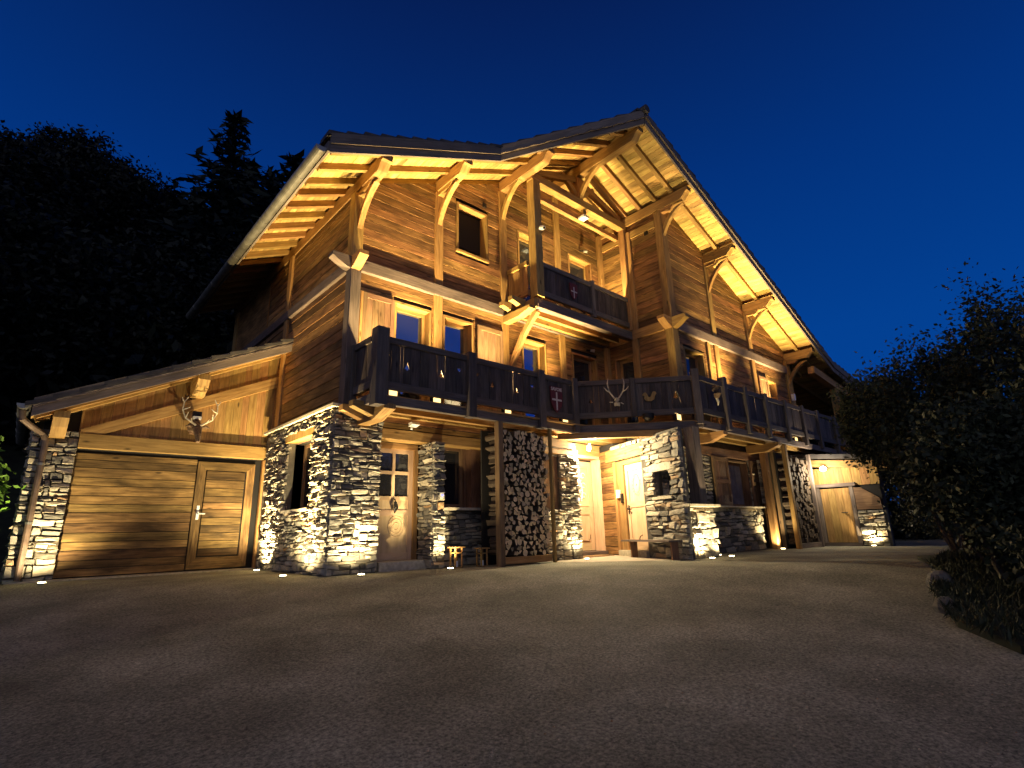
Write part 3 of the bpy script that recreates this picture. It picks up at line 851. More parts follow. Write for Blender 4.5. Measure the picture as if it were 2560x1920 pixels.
# eave board and gutter on the left
mb = MB(); mb.beam((2.98, 7.8, ul(2.98, .34)), (2.98, 17.4, ul(2.98, .34)), .04, .2); make('eave_board', mb, M_FASC, CH)
def gutter(parent, x, y0, y1, z, r=.085, mat=M_METAL, nseg=9):
    for s in range(nseg):
        a, b = y0 + (y1 - y0) * s / nseg, y0 + (y1 - y0) * (s + 1) / nseg
        mb = MB(); mb.new(); rr = r + (.003 if s % 2 else 0)
        pr = [(x + rr * math.cos(t), z + rr * math.sin(t)) for t in [math.pi + math.pi * k / 10 for k in range(11)]]
        for (xa, za), (xb, zb) in zip(pr, pr[1:]):
            mb.face([V((xa, a, za)), V((xb, a, zb)), V((xb, b + .02, zb)), V((xa, b + .02, za))], V((0, 1, 0)))
            mb.face([V((xb, a, zb + .004)), V((xa, a, za + .004)), V((xa, b + .02, za + .004)), V((xb, b + .02, zb + .004))], V((0, 1, 0)))
        if s == 0: mb.face([V((px, a, pz)) for px, pz in pr], V((1, 0, 0)))
        mb.tube([(x + rr * math.cos(t), a + .01, z + rr * math.sin(t)) for t in [math.pi + math.pi * k / 8 for k in range(9)]], .007, 5)
        make('gutter_length', mb, mat, parent, smooth=False)
GUT = sub('gutter', CH)
gutter(GUT, 2.87, 7.84, 17.4, ul(2.87, .36), .095, nseg=10)
# ---- roof covering
def roofcover(parent, xs, xe, z0, m, yfun, yback, h0=.44, pitch=.33, name='tile_course', edge=True):
    s = 1 if xe > xs else -1       # xs low side eave -> xe ridge
    n = int(abs(xe - xs) / pitch)
    mb = MB()
    for k in range(n + 1):
        a = xs + s * pitch * k; b = xs + s * min(pitch * (k + 1) + .04, abs(xe - xs) + .05)
        lo, hi = h0 + .055, h0 + .02
        for c in (0,):
            ya, yb = yfun(a) + .25, yfun(b) + .25
            mb.new()
            P = [V((a, ya, z0 + m * a + lo)), V((b, yb, z0 + m * b + hi)), V((b, yback, z0 + m * b + hi)), V((a, yback, z0 + m * a + lo))]
            mb.face(P, V((0, 1, 0)))
            mb.face([V((a, ya, z0 + m * a + h0 - .02)), P[0], P[3], V((a, yback, z0 + m * a + h0 - .02))], V((0, 1, 0)))
        # verge tiles, one by one
        t = MB(); j = rng.uniform(0, .02)
        za, zb_ = z0 + m * a + h0 + .10 + j, z0 + m * b + h0 + .045
        yA, yB = yfun(a) - .09 + rng.uniform(-.012, .012), yfun(b) - .09
        Q = [V((a, yA, za - .09)), V((b, yB, zb_ - .05)), V((b, yB, zb_)), V((a, yA, za))]
        t.prism(Q, V((0, .36, 0)), V((1, 0, m)))
        make('verge_tile', t, M_TILE, parent)
    o = make(name, mb, M_TILE, parent); o['kind'] = 'stuff'
RF = sub('roof_covering', CH)
roofcover(RF, 2.95, XA + .1, zL, mL, yf, 17.4, h0=.57)
roofcover(RF, 20.2, XA - .1, zR, mR, yf, 17.4, h0=.57)
roofcover(RF, 27.2, 20.3, zE, mE, yf, 17.4, h0=.57)
mb = MB(); mb.tube([(XA, 5.74, ul(XA, .62)), (XA, 17.4, ul(XA, .62))], .11, 8); make('ridge_tile', mb, M_TILE, RF)

# ---- ridge hammer: tie beam, king post, struts
mb = MB(); mb.beam((8.0, 8.06, 8.97), (SX - .02, 8.06, 8.97), .2, .22, ch=.01); make('tie_beam', mb, M_BEAM, CH)
mb = MB(); mb.beam((8.2, 8.3, 8.72), (SX - .02, 8.3, 8.72), .12, .12); make('tie_beam', mb, M_BEAM, CH)
mb = MB(); mb.beam((XA, 8.06, 9.09), (XA, 8.06, ul(XA) - .07), .2, .2, up=(0, 1, 0), ch=.01); make('king_post', mb, M_BEAM, CH)
brace(CH, XA - .06, 7.95, ul(XA) - .75, 7.2, ul(XA) - .07)
for sx in (-1, 1):
    mb = MB(); mb.beam((XA + sx * .1, 8.06, 9.2), (XA + sx * .62, 8.06, ul(XA + sx * .62, .12)), .1, .12); make('strut', mb, M_BEAM, CH)
for sx in (-1, 1):
    mb = MB(); xo = XA + sx * 1.75; mb.beam((XA + sx * .1, 8.06, ul(XA) - .02 - .12), (xo, 8.06, ul(xo, .1)), .12, .16); make('truss_rafter', mb, M_BEAM, CH)

# ---- loggia post and upper balcony
post(CH, 8.02, 8.26, 7.94, 8.18, 5.80, 8.86, M_BEAM, 'loggia_post')
post(CH, SX - .16, SX + .0, 7.97, 8.16, 5.8, 8.86)
UB = sub('upper_balcony', CH)
def rail(parent, p0, p1, zt, zb, posts, board_w=.15, mat=M_RAIL, top=M_FASC, pz=None, low=.14, skip=(), pw=.19, gap0=0.0, n_out=0.0, boards=True):
    """boarded railing from p0 to p1: top rail, low rail, vertical boards, posts"""
    p0, p1 = V((*p0, 0)), V((*p1, 0)); d = (p1 - p0); L = d.length; d.normalize(); n = V((d.y, -d.x, 0))
    if n.y > 0: n = -n
    mb = MB(); mb.beam(p0 + V((0, 0, zt - .06)), p1 + V((0, 0, zt - .06)), .10, .12, ch=.008); make('top_rail', mb, top, parent)
    mb = MB(); mb.beam(p0 + V((0, 0, zb + low / 2)), p1 + V((0, 0, zb + low / 2)), .08, low, ch=.008); make('low_rail', mb, top, parent)
    z0, z1 = zb + low - .01, zt - .115
    if boards:
        u = .02
        while u < L - .03:
            w = min(board_w * rng.uniform(.8, 1.3), L - .02 - u)
            if L - .02 - (u + w) < .05: w = L - .02 - u
            if not any(a < u + w and b > u for a, b in skip):
                mb = MB(); o = rng.uniform(-.008, .008) + gap0
                q = [p0 + d * (u + .003) + n * (-.012 + o), p0 + d * (u + w - .003) + n * (-.012 + o), p0 + d * (u + w - .003) + n * (.012 + o), p0 + d * (u + .003) + n * (.012 + o)]
                mb.prism([a + V((0, 0, z0)) for a in q], V((0, 0, z1 - z0))); make('rail_board', mb, mat, parent)
                u += w
            else:
                a, b = [s for s in skip if s[0] < u + w and s[1] > u][0]
                if u < a - .004:
                    w = a - u
                    mb = MB(); q = [p0 + d * (u + .003) + n * -.012, p0 + d * (u + w - .003) + n * -.012, p0 + d * (u + w - .003) + n * .012, p0 + d * (u + .003) + n * .012]
                    mb.prism([a_ + V((0, 0, z0)) for a_ in q], V((0, 0, z1 - z0))); make('rail_board', mb, mat, parent)
                u = b
    for u, wdt, ptop, pbot in posts:
        c = p0 + d * u
        mb = MB(); mb.beam(c + V((0, 0, pbot)) + n * .02, c + V((0, 0, ptop)) + n * .02, wdt, wdt, up=(n.x, n.y, 0), ch=.012)
        make('rail_post', mb, top, parent)
    return d, n
rail(UB, (8.28, 8.06), (11.6, 8.06), 6.75, 5.88, [(1.82, .12, 6.80, 5.80)])
rail(UB, (8.0, 8.2), (8.0, 8.9), 6.75, 5.88, [(.62, .1, 6.75, 5.8)], mat=M_BEAM, top=M_BEAM)
hbeam(UB, Frame((0, 8.06, 0), (1, 0, 0), (0, -1, 0)), 8.1, 11.66, 5.54, 5.76, -.1, .06, M_GREY, 'deck_edge')
for yy in (8.5, 8.84):
    mb = MB(); mb.beam((8.05, yy, 5.66), (11.68, yy, 5.66), .11, .16); make('deck_joist', mb, M_BEAM, UB)
for k in range(6):
    mb = MB(); y0 = 8.02 + k * .158; mb.box(8.05, 11.7, y0 + .003, y0 + .155, 5.75, 5.785, 'x'); make('deck_board', mb, M_BEAM, UB)
# scrolled corbels carrying the upper balcony on the left
def corbel(parent, x, w, y0, y1, zt, zb, mat=M_BEAM):
    n = 8; L = y0 - y1
    pts = [(x, y0, zt), (x, y0, zb), (x, y1 + L * .42, zb)]
    for i in range(1, n + 1):
        t = i / n
        pts.append((x, y1 + L * .42 * (1 - t), zb + (zt - zb) * .62 * (t * t * (3 - 2 * t)) + .012 * math.sin(t * 6.28)))
    pts += [(x, y1, zt)]
    profile(parent, 'corbel', pts, (w, 0, 0), mat)
corbel(UB, 7.80, .2, 8.93, 8.0, 5.53, 5.36)
for yy, dz in ((8.62, 0), (8.3, .03)):
    mb = MB(); pts = []
    for i in range(8):
        t = i / 7; pts.append(V((7.98 - .42 * t, yy, 5.56 + dz + .10 * (t * t * (3 - 2 * t)))))
    pts += [V((7.56, yy, 5.76 + dz)), V((7.98, yy, 5.76 + dz))]
    mb.prism(pts, V((0, .14, 0)), V((1, 0, 0))); make('corbel', mb, M_BEAM, UB)
hbeam(UB, Frame((8.02, 0, 0), (0, 1, 0), (-1, 0, 0)), 8.0, 8.93, 5.54, 5.74, -.05, .06, M_BEAM, 'deck_edge')
# long brace under the loggia corner
mb = MB()
bp = [V((8.05, 8.93, 4.33)), V((8.09, 8.76, 4.68)), V((8.12, 8.56, 5.02)), V((8.15, 8.36, 5.28)), V((8.18, 8.15, 5.50))]
for a, b in zip(bp, bp[1:]): mb.beam(a, b + (b - a) * .04, .12, .11, new=False)
make('long_brace', mb, M_BEAM, UB)

# ---- main balcony
BL = sub('main_balcony', CH)
K0, K1, K2, KE = (4.18, 8.1), (9.35, 8.12), (11.2, 6.02), (25.5, 5.97)
def tree_pts(cx, cz, s):
    return [(cx, cz - .5 * s), (cx - .12 * s, cz - .5 * s), (cx - .10 * s, cz - .32 * s), (cx - .42 * s, cz - .34 * s), (cx - .2 * s, cz - .05 * s), (cx - .30 * s, cz - .06 * s), (cx - .10 * s, cz + .2 * s), (cx, cz + .55 * s),
            (cx + .10 * s, cz + .2 * s), (cx + .30 * s, cz - .06 * s), (cx + .2 * s, cz - .05 * s), (cx + .42 * s, cz - .34 * s), (cx + .10 * s, cz - .32 * s), (cx + .12 * s, cz - .5 * s)]
def heart_pts(cx, cz, s):
    out = []
    for i in range(18):
        t = 2 * math.pi * i / 18
        out.append((cx + s * .5 * math.sin(t) ** 3, cz + s * .03 * (13 * math.cos(t) - 5 * math.cos(2 * t) - 2 * math.cos(3 * t) - math.cos(4 * t))))
    return out
def cut_board(parent, F, u0, u1, z0, z1, hole, mat=M_RAIL, n0=-.012, th=.024, name='rail_board'):
    """board with a shape sawn right through it (2-D curve fill, turned into a mesh)"""
    cu = bpy.data.curves.new('tmp', 'CURVE'); cu.dimensions = '2D'; cu.fill_mode = 'BOTH'; cu.extrude = th / 2
    for ring in ([(u0 + .003, z0), (u1 - .003, z0), (u1 - .003, z1), (u0 + .003, z1)], hole):
        if not ring: continue
        sp = cu.splines.new('POLY'); sp.points.add(len(ring) - 1)
        for p, (a, b) in zip(sp.points, ring): p.co = (a, b, 0, 1)
        sp.use_cyclic_u = True
    ob = bpy.data.objects.new('tmp', cu); col.objects.link(ob)
    dg = bpy.context.evaluated_depsgraph_get(); dg.update()
    me = bpy.data.meshes.new_from_object(ob.evaluated_get(dg))
    mb = MB(); g = V((0, 0, 1))
    for poly in me.polygons:
        pts = [F.P(me.vertices[i].co.x, me.vertices[i].co.y, n0 + th / 2 + me.vertices[i].co.z) for i in poly.vertices]
        mb.face(pts, g)
    bpy.data.objects.remove(ob); bpy.data.curves.remove(cu); bpy.data.meshes.remove(me)
    return make(name, mb, mat, parent)
FB = Frame((0, 8.1, 0), (1, 0, 0), (0, -1, 0))
cuts = [(4.38, 3.66, 'h'), (4.79, 3.52, 't'), (5.52, 3.51, 't'), (5.94, 3.67, 'h'), (6.38, 3.66, 'h'), (6.77, 3.51, 't'), (7.42, 3.48, 't'), (7.89, 3.66, 'h')]
skips = [(x - .085 - K0[0], x + .085 - K0[0]) for x, z, k in cuts]
RT = dict(top=M_RTOP)
rail(BL, K0, K1, 4.0, 3.05, [(.06, .23, 4.12, 2.74), (2.02, .19, 4.06, 2.76), (3.95, .18, 4.05, 2.76), (5.05, .17, 4.05, 2.76)], skip=skips, n_out=.0, **RT)
for x, z, k in cuts:
    hole = tree_pts(x, z, .15) if k == 't' else heart_pts(x, z, .10)
    cut_board(BL, FB, x - .085, x + .085, 3.18, 3.885, hole)
rail(BL, (4.17, 8.95), (4.17, 8.2), 4.0, 3.05, [(.05, .12, 4.0, 2.9)], **RT)
FD = Frame((K1[0], K1[1], 0), (K2[0] - K1[0], K2[1] - K1[1], 0), (-.75, -.66, 0))
LD = math.hypot(K2[0] - K1[0], K2[1] - K1[1])
FD.N = V((-(K2[1] - K1[1]), (K2[0] - K1[0]), 0)).normalized()
if FD.N.y > 0: FD.N = -FD.N
rail(BL, K1, K2, 4.0, 3.10, [(1.30, .12, 4.0, 3.1), (2.72, .17, 4.14, 2.86)], skip=[(.24, .40), (2.17, 2.35)], **RT)
cut_board(BL, FD, .24, .40, 3.23, 3.885, tree_pts(.32, 3.52, .13)); cut_board(BL, FD, 2.17, 2.35, 3.23, 3.885, tree_pts(2.26, 3.56, .17))
rail(BL, K2, KE, 4.0, 3.10, [(1.1, .17, 4.12, 2.82), (2.2, .14, 4.05, 2.85), (3.35, .14, 4.05, 2.85), (4.6, .14, 4.05, 2.85), (5.8, .14, 4.05, 2.85), (7.0, .14, 4.05, 2.85), (8.4, .14, 4.05, 2.85), (9.9, .14, 4.05, 2.85), (11.6, .14, 4.05, 2.85), (13.2, .14, 4.05, 2.85)], skip=[(3.35, 3.55)], board_w=.17, **RT)
cut_board(BL, Frame((11.2, 6.0, 0), (1, 0, 0), (0, -1, 0)), 3.35, 3.55, 3.23, 3.885, heart_pts(3.45, 3.67, .10))
# deck edges
for a, b, m_ in ((K0, K1, M_GREY), (K1, K2, M_GREY), (K2, KE, M_GREY)):
    mb = MB(); mb.beam((a[0], a[1] + .04, 2.86), (b[0], b[1] + .04, 2.86), .10, .16, ch=.008); make('deck_edge', mb, m_, BL)
mb = MB(); mb.beam((4.17, 8.15, 2.86), (4.17, 8.95, 2.86), .1, .16); make('deck_edge', mb, M_GREY, BL)
mb = MB(); mb.beam((4.4, 8.58, 2.83), (11.7, 8.58, 2.83), .12, .13); make('deck_joist', mb, M_BEAM, BL)
mb = MB(); mb.beam((11.3, 6.38, 2.82), (19.5, 6.38, 2.82), .12, .13); make('deck_joist', mb, M_BEAM, BL)
for t in (.2, .42, .64, .86):
    a = V((K1[0], K1[1], 0)).lerp(V((K2[0], K2[1], 0)), t)
    mb = MB(); mb.beam((a.x + .05, a.y + .1, 2.84), (11.72, a.y + .1 + .0, 2.84), .1, .12); make('deck_joist', mb, M_BEAM, BL)
mb = MB(); mb.beam((9.0, 8.45, 2.70), (11.0, 6.32, 2.70), .14, .14); make('deck_joist', mb, M_BEAM, BL)
def xleft(y):
    if y > 8.1: return 4.2
    return K1[0] + (8.12 - y) / 2.10 * 1.85 + .03
y = 6.05; 
while y < 8.96:
    w = .15; y1 = min(y + w, 8.96)
    if y < 6.85:
        mb = MB(); g = .004
        mb.prism([V((xleft(y + g), y + g, 2.935)), V((25.4, y + g, 2.935)), V((25.4, y1 - g, 2.935)), V((xleft(y1 - g), y1 - g, 2.935))], V((0, 0, .03)), V((1, 0, 0)))
    else:
        mb = MB(); g = .004
        mb.prism([V((xleft(y + g), y + g, 2.935)), V((11.7, y + g, 2.935)), V((11.7, y1 - g, 2.935)), V((xleft(y1 - g), y1 - g, 2.935))], V((0, 0, .03)), V((1, 0, 0)))
    make('deck_board', mb, M_BEAM, BL)
    y = y1
# corbels under the left end
def big_corbel(x0, x1, y0, y1):
    corbel(BL, x0, x1 - x0, y0, y1, 2.775, 2.55)
big_corbel(4.30, 4.52, 8.98, 7.98)
for yy, z in ((8.75, 2.80), (8.35, 2.80)):
    mb = MB(); pts = []
    for i in range(9):
        t = i / 8; pts.append(V((4.30 - .38 * t, yy, 2.62 + .13 * (t * t * (3 - 2 * t)) + .012 * math.sin(t * 6.28))))
    pts += [V((3.92, yy, 2.85)), V((4.12, yy, 2.85)), V((4.12, yy, 2.775)), V((4.30, yy, 2.775))]
    A = pts; mb.new()
    mb.prism(pts, V((0, .16, 0)), V((1, 0, 0))); make('corbel', mb, M_BEAM, BL)
corbel(BL, 11.95, .2, 6.85, 5.95, 2.78, 2.56); corbel(BL, 14.95, .2, 6.85, 5.95, 2.78, 2.56); 
# corner post on stone pillar and low post
mb = MB(); mb.beam((10.90, 6.17, 1.10), (10.90, 6.17, 2.77), .26, .26, up=(0, 1, 0), ch=.02); make('porch_post', mb, M_GREY, CH)

# ================================================================== GROUND FLOOR
GF = sub('stone_base', CH)
F39 = Frame((3.90, 0, 0), (0, 1, 0), (-1, 0, 0))
sw = (9.88, 11.1, 1.14, 2.45)
slab(GF, F39, 9.05, 12.55, 0, 2.78, -.5, -.004, M_MORTAR, 'masonry_core', [(9.88, 11.1, 1.14, 2.6)])
slab(GF, FL, 3.94, 4.80, 0, 2.78, -.5, -.004, M_MORTAR, 'masonry_core')
stone_wall(CH, GF, FL, 3.89, 4.82, 0, 2.80, seed=5, budget=300)
# narrow pier
FN = Frame((0, 8.8, 0), (1, 0, 0), (0, -1, 0))
slab(GF, FN, 5.85, 6.08, 0, 2.36, -.5, -.004, M_MORTAR, 'masonry_core')
stone_wall(CH, GF, FN, 5.83, 6.10, 0, 2.38, seed=6, wr=(.09, .2))
# pillar under the balcony corner
FP = Frame((0, 6.1, 0), (1, 0, 0), (0, -1, 0))
slab(GF, FP, 10.16, 11.33, 0, 1.02, -.06, -.004, M_MORTAR, 'masonry_core')
stone_wall(CH, GF, FP, 10.13, 11.36, 0, 1.02, seed=7, hr=(.06, .13), wr=(.12, .36))
stone_wall(CH, GF, Frame((5.85, 0, 0), (0, 1, 0), (-1, 0, 0)), 8.8, 9.3, 0, 2.36, seed=106, base=-.01)
# angled wall with the second door
A2, B2 = V((11.65, 9.0, 0)), V((11.0, 6.6, 0))
A2, B2 = V((11.38, 9.2, 0)), V((10.12, 6.1, 0))
FX0 = Frame(A2, B2 - A2, (-.926, .376, 0))
class FrameX(Frame):      # measured stations along the angled wall
    def P(s, u, z, n=0.0):
        u = float(np.interp(u, [-.25, .06, .17, .42, 1.34, 1.42, 1.63, 2.16, 2.62], [.36, .71, .82, 1.13, 1.97, 2.2, 2.46, 3.03, 3.46]))
        return s.O + s.U * u + V((0, 0, z * .962)) + s.N * n
FX = FrameX(A2, B2 - A2, (-.926, .376, 0))
XH = [(.04, 1.34, 0, 2.36), (-.25, 1.42, 2.36, 2.66), (1.63, 2.16, 1.34, 1.90)]
slab(GF, FX, .02, 2.6, 0, 2.78, -.10, -.004, M_MORTAR, 'masonry_core', XH[:1] + [(1.63, 2.16, 1.34, 1.90)])
stone_wall(CH, GF, FX, 1.36, 2.62, 0, 2.74, holes=[(1.63, 2.16, 1.32, 1.92), (1.52, 2.26, 1.90, 2.10)], seed=8, hr=(.055, .13), wr=(.12, .42))
stone_wall(CH, GF, FX, .0, 1.36, 2.66, 2.76, seed=88)
mb = MB(); mb.prism([FX.P(1.50, 1.905, -.1), FX.P(2.28, 1.905, -.1), FX.P(2.27, 2.10, -.1), FX.P(1.53, 2.08, -.1)], FX.N * .14); make('stone_lintel', mb, M_SLAB, GF)
mb = MB(); mb.prism([FX.P(1.58, 1.27, -.38), FX.P(2.24, 1.27, -.38), FX.P(2.24, 1.33, -.38), FX.P(1.58, 1.33, -.38)], FX.N * .46); make('stone_sill', mb, M_SLAB, GF)
mb = MB(); mb.prism([FX.P(1.6, 1.33, -.40), FX.P(2.2, 1.33, -.40), FX.P(2.2, 1.93, -.40), FX.P(1.6, 1.93, -.40)], FX.N * .02); make('niche_back', mb, M_DARK, GF)
# big entrance pier C
FC = Frame((0, 8.45, 0), (1, 0, 0), (0, -1, 0))
slab(GF, FC, 8.5, 9.60, 0, 2.60, -.75, -.004, M_MORTAR, 'masonry_core', [(8.5, 8.98, 1.08, 2.25)])
stone_wall(CH, GF, FC, 8.98, 9.63, 0, 2.44, seed=9, wr=(.1, .3))
stone_wall(CH, GF, FC, 8.5, 8.98, 0, 1.08, seed=10)
mb = MB(); mb.box(8.5, 8.985, 8.5, 8.55, 1.08, 2.26, 'z'); make('shutter', mb, M_SHUT, GF)
hbeam(GF, FC, 8.5, 9.42, 2.30, 2.42, -.05, .06, M_BEAM, 'lintel'); hbeam(GF, FC, 8.5, 9.30, 2.46, 2.68, -.05, .03, M_WALL, 'lintel')
# side wall stones, window
stone_wall(CH, GF, F39, 9.0, 12.3, 0, 2.80, holes=[(9.88, 11.1, 1.12, 2.55), (9.75, 11.25, 2.48, 2.62)], seed=12)
mb = MB(); mb.prism([F39.P(9.78, 2.47, -.3), F39.P(11.22, 2.47, -.3), F39.P(11.22, 2.62, -.3), F39.P(9.78, 2.62, -.3)], F39.N * .35); make('wooden_lintel', mb, M_BEAM, GF)
mb = MB(); mb.prism([F39.P(9.85, 1.08, -.3), F39.P(11.13, 1.08, -.3), F39.P(11.13, 1.13, -.3), F39.P(9.85, 1.13, -.3)], F39.N * .37); make('stone_sill', mb, M_SLAB, GF)
window(GF, F39, 9.88, 11.1, 1.14, 2.46, depth=.36, glassm=M_GLASSD, frame=M_SHUT, casing=M_SHUT, sill=False, cproud=-.12, cw=.03, bars=(('v', 10.5),))
# ledge slab around the corner
mb = MB(); mb.box(3.80, 4.06, 8.9, 12.5, 2.83, 2.885, 'y'); make('stone_ledge', mb, M_SLAB, GF)
mb = MB(); mb.box(4.06, 4.28, 8.9, 9.05, 2.83, 2.883, 'x'); make('stone_ledge', mb, M_SLAB, GF)
# recess with the part-glazed door
F94 = Frame((0, 9.4, 0), (1, 0, 0), (0, -1, 0))
slab(GF, F94, 4.8, 7.4, 0, 2.7, -.3, -.12, M_DARK, 'wall_core')
def hpoly(F, u0, u1, z0, z1, n0, n1, ax='u', mb=None):
    mb = mb or MB()
    if ax == 'u': mb.prism([F.P(u0, z0, n0), F.P(u0, z1, n0), F.P(u0, z1, n1), F.P(u0, z0, n1)], F.P(u1, z0, n0) - F.P(u0, z0, n0))
    else: mb.prism([F.P(u0, z0, n0), F.P(u1, z0, n0), F.P(u1, z0, n1), F.P(u0, z0, n1)], F.P(u0, z1, n0) - F.P(u0, z0, n0))
    return mb
d1 = sub('glazed_door', CH)
mb = MB()
hpoly(F94, 5.66, 5.76, .16, 2.25, -.05, 0, 'z', mb); hpoly(F94, 4.82, 4.92, .16, 2.25, -.05, 0, 'z', mb); hpoly(F94, 5.30, 5.36, 1.34, 2.17, -.045, -.005, 'z', mb)
for z0, z1 in ((2.17, 2.25), (1.76, 1.82), (1.27, 1.34), (.16, .30), (.98, 1.08)): hpoly(F94, 4.92, 5.66, z0, z1, -.045, -.003, 'u', mb)
make('door_frame', mb, M_DOOR, d1)
mb = MB(); hpoly(F94, 4.9, 5.68, .28, 1.29, -.04, -.022, 'z', mb); make('door_panel', mb, M_DOOR, d1)
mb = MB(); mb.new()
for i in range(12):
    a0, a1 = 2 * math.pi * i / 12, 2 * math.pi * (i + 1) / 12
    c = (5.42, .78)
    for r_ in (.06, .12, .17):
        mb.tube([F94.P(c[0] + r_ * math.cos(a0), c[1] + r_ * 1.15 * math.sin(a0), -.018), F94.P(c[0] + r_ * math.cos(a1), c[1] + r_ * 1.15 * math.sin(a1), -.018)], .008, 4, new=False, cap=False)
make('carved_ornament', mb, M_DOOR, d1)
for a, b, c, e in ((4.92, 5.30, 1.82, 2.17), (5.36, 5.66, 1.82, 2.17), (4.92, 5.30, 1.34, 1.76), (5.36, 5.66, 1.34, 1.76)):
    mb = MB(); mb.face([F94.P(a, c, -.03), F94.P(b, c, -.03), F94.P(b, e, -.03), F94.P(a, e, -.03)]); make('pane', mb, M_GLASSD, d1)
mb = MB(); mb.tube([F94.P(5.36, 1.28, .02), F94.P(5.36, 1.22, .05), F94.P(5.34, 1.12, .055), F94.P(5.36, 1.05, .03), F94.P(5.40, 1.12, .05), F94.P(5.38, 1.2, .05)], [.02, .03, .022, .03, .022, .02], 7); make('door_knocker', mb, M_IRON, d1)
mb = MB(); hpoly(F94, 4.82, 5.83, 2.25, 2.36, -.08, .05, 'u', mb); hpoly(F94, 5.76, 5.85, 0.12, 2.25, -.08, .05, 'z', mb); make('door_casing', mb, M_BEAM, CH)
hpo = MB(); hpo.box(4.86, 5.84, 8.98, 9.35, 0, .16, 'x'); make('door_step', hpo, M_SLAB, CH)
hbeam(CH, FL, 4.82, 7.3, 2.36, 2.56, -.28, .02, M_BEAM, 'log_lintel')
plank_rows(CH, FL, 4.80, 7.35, 2.57, 2.80, M_WALL, h=.11, seed=61, th=.01)
# window bay by the log store
F92 = Frame((0, 9.2, 0), (1, 0, 0), (0, -1, 0))
slab(GF, F92, 6.12, 7.35, 0, 1.06, -.2, -.004, M_MORTAR, 'masonry_core')
stone_wall(CH, GF, F92, 6.1, 7.35, 0, 1.06, seed=13)
mb = MB(); mb.box(6.05, 7.35, 8.95, 9.4, 1.07, 1.12, 'x'); make('stone_sill', mb, M_SLAB, GF)
F95 = Frame((0, 9.38, 0), (1, 0, 0), (0, -1, 0))
window(CH, F95, 6.35, 7.0, 1.14, 2.4, depth=.1, glassm=M_GLASSD, casing=M_SHUT, frame=M_SHUT, sill=False, cproud=.02)
mb = MB(); mb.box(6.08, 6.28, 9.2, 9.5, 1.12, 2.4, 'z'); make('shutter', mb, M_SHUT, CH)
mb = MB(); mb.box(7.07, 7.35, 9.2, 9.5, 1.12, 2.4, 'z'); make('shutter', mb, M_SHUT, CH)

# first carved entrance door
F952 = Frame((0, 9.5, 0), (1, 0, 0), (0, -1, 0))
slab(GF, F952, 9.6, 11.7, 0, 2.7, -.4, -.1, M_DARK, 'wall_core')
d2 = sub('carved_door', CH)
mb = MB()
hpoly(F952, 11.22, 11.36, .11, 2.38, -.06, 0, 'z', mb); hpoly(F952, 10.35, 10.5, .11, 2.38, -.06, 0, 'z', mb)
for z0, z1 in ((2.20, 2.38), (1.22, 1.36), (1.0, 1.12), (.11, .30)): hpoly(F952, 10.5, 11.22, z0, z1, -.055, -.004, 'u', mb)
make('door_frame', mb, M_DOOR, d2)
mb = MB(); hpoly(F952, 10.48, 11.24, .28, 1.24, -.045, -.02, 'z', mb); hpoly(F952, 10.48, 11.24, 1.34, 2.22, -.05, -.03, 'z', mb); make('door_panel', mb, M_DOOR, d2)
mb = MB(); r_ = random.Random(4)
for i in range(9):
    c = (10.9 + .13 * math.sin(i * 2.1), 1.42 + i * .085)
    pts = [F952.P(c[0] + .07 * math.cos(t), c[1] + .06 * math.sin(t), .0) for t in np.linspace(0, 5.2, 10)]
    mb.tube(pts, .014, 5, cap=False)
mb.tube([F952.P(10.9 + .06 * math.sin(t * 6), 1.38 + t * .78, .005) for t in np.linspace(0, 1, 16)], .018, 5)
make('openwork_grille', mb, M_WHITE, d2)
mb = MB(); mb.tube([F952.P(10.85, .36, .0), F952.P(11.12, .34, .0), F952.P(11.18, .40, 0), F952.P(11.19, .50, 0)], .013, 5); make('carved_ornament', mb, M_SHUT, d2)
mb = MB(); mb.box(9.62, 11.38, 9.2, 9.5, 2.42, 2.50, 'x'); mb.box(11.37, 11.46, 9.18, 9.5, .10, 2.42, 'z'); make('door_casing', mb, M_DOOR, CH)
mb = MB(); mb.box(9.62, 11.5, 9.18, 9.22, 2.50, 2.78, 'x'); make('wall_panel', mb, M_BEAM, CH)
mb = MB(); mb.box(9.65, 11.5, 9.05, 9.5, 0, .10, 'x'); make('door_step', mb, M_GREY, CH)
plank_rows(CH, FX0, .02, .70, 0.02, 2.6, M_WALL, h=.2, seed=71, th=.0)
slab(GF, FX0, -.1, .72, 0, 2.75, -.3, -.006, M_DARK, 'wall_core')

# second door in the angled wall
d3 = sub('panelled_door', CH)
mb = MB()
hpoly(FX, .42, .54, .16, 2.22, -.12, -.06, 'z', mb); hpoly(FX, 1.22, 1.33, .16, 2.22, -.12, -.06, 'z', mb)
for z0, z1 in ((2.06, 2.22), (1.16, 1.30), (.16, .34)): hpoly(FX, .54, 1.22, z0, z1, -.115, -.064, 'u', mb)
make('door_frame', mb, M_DOOR, d3)
mb = MB(); hpoly(FX, .52, 1.24, .32, 1.18, -.11, -.08, 'z', mb); hpoly(FX, .52, 1.24, 1.28, 2.08, -.11, -.082, 'z', mb); make('door_panel', mb, M_DOOR, d3)
mb = MB()
for i in range(18):
    a = 2 * math.pi * i / 18; c = (.90, 1.70)
    mb.tube([FX.P(c[0] + .17 * math.cos(a), c[1] + .23 * math.sin(a), -.078), FX.P(c[0] + .205 * math.cos(a), c[1] + .27 * math.sin(a), -.078)], .012, 5)
cc = [FX.P(.9 + .15 * math.cos(t), 1.7 + .20 * math.sin(t), -.08) for t in np.linspace(0, 2 * math.pi, 22)]
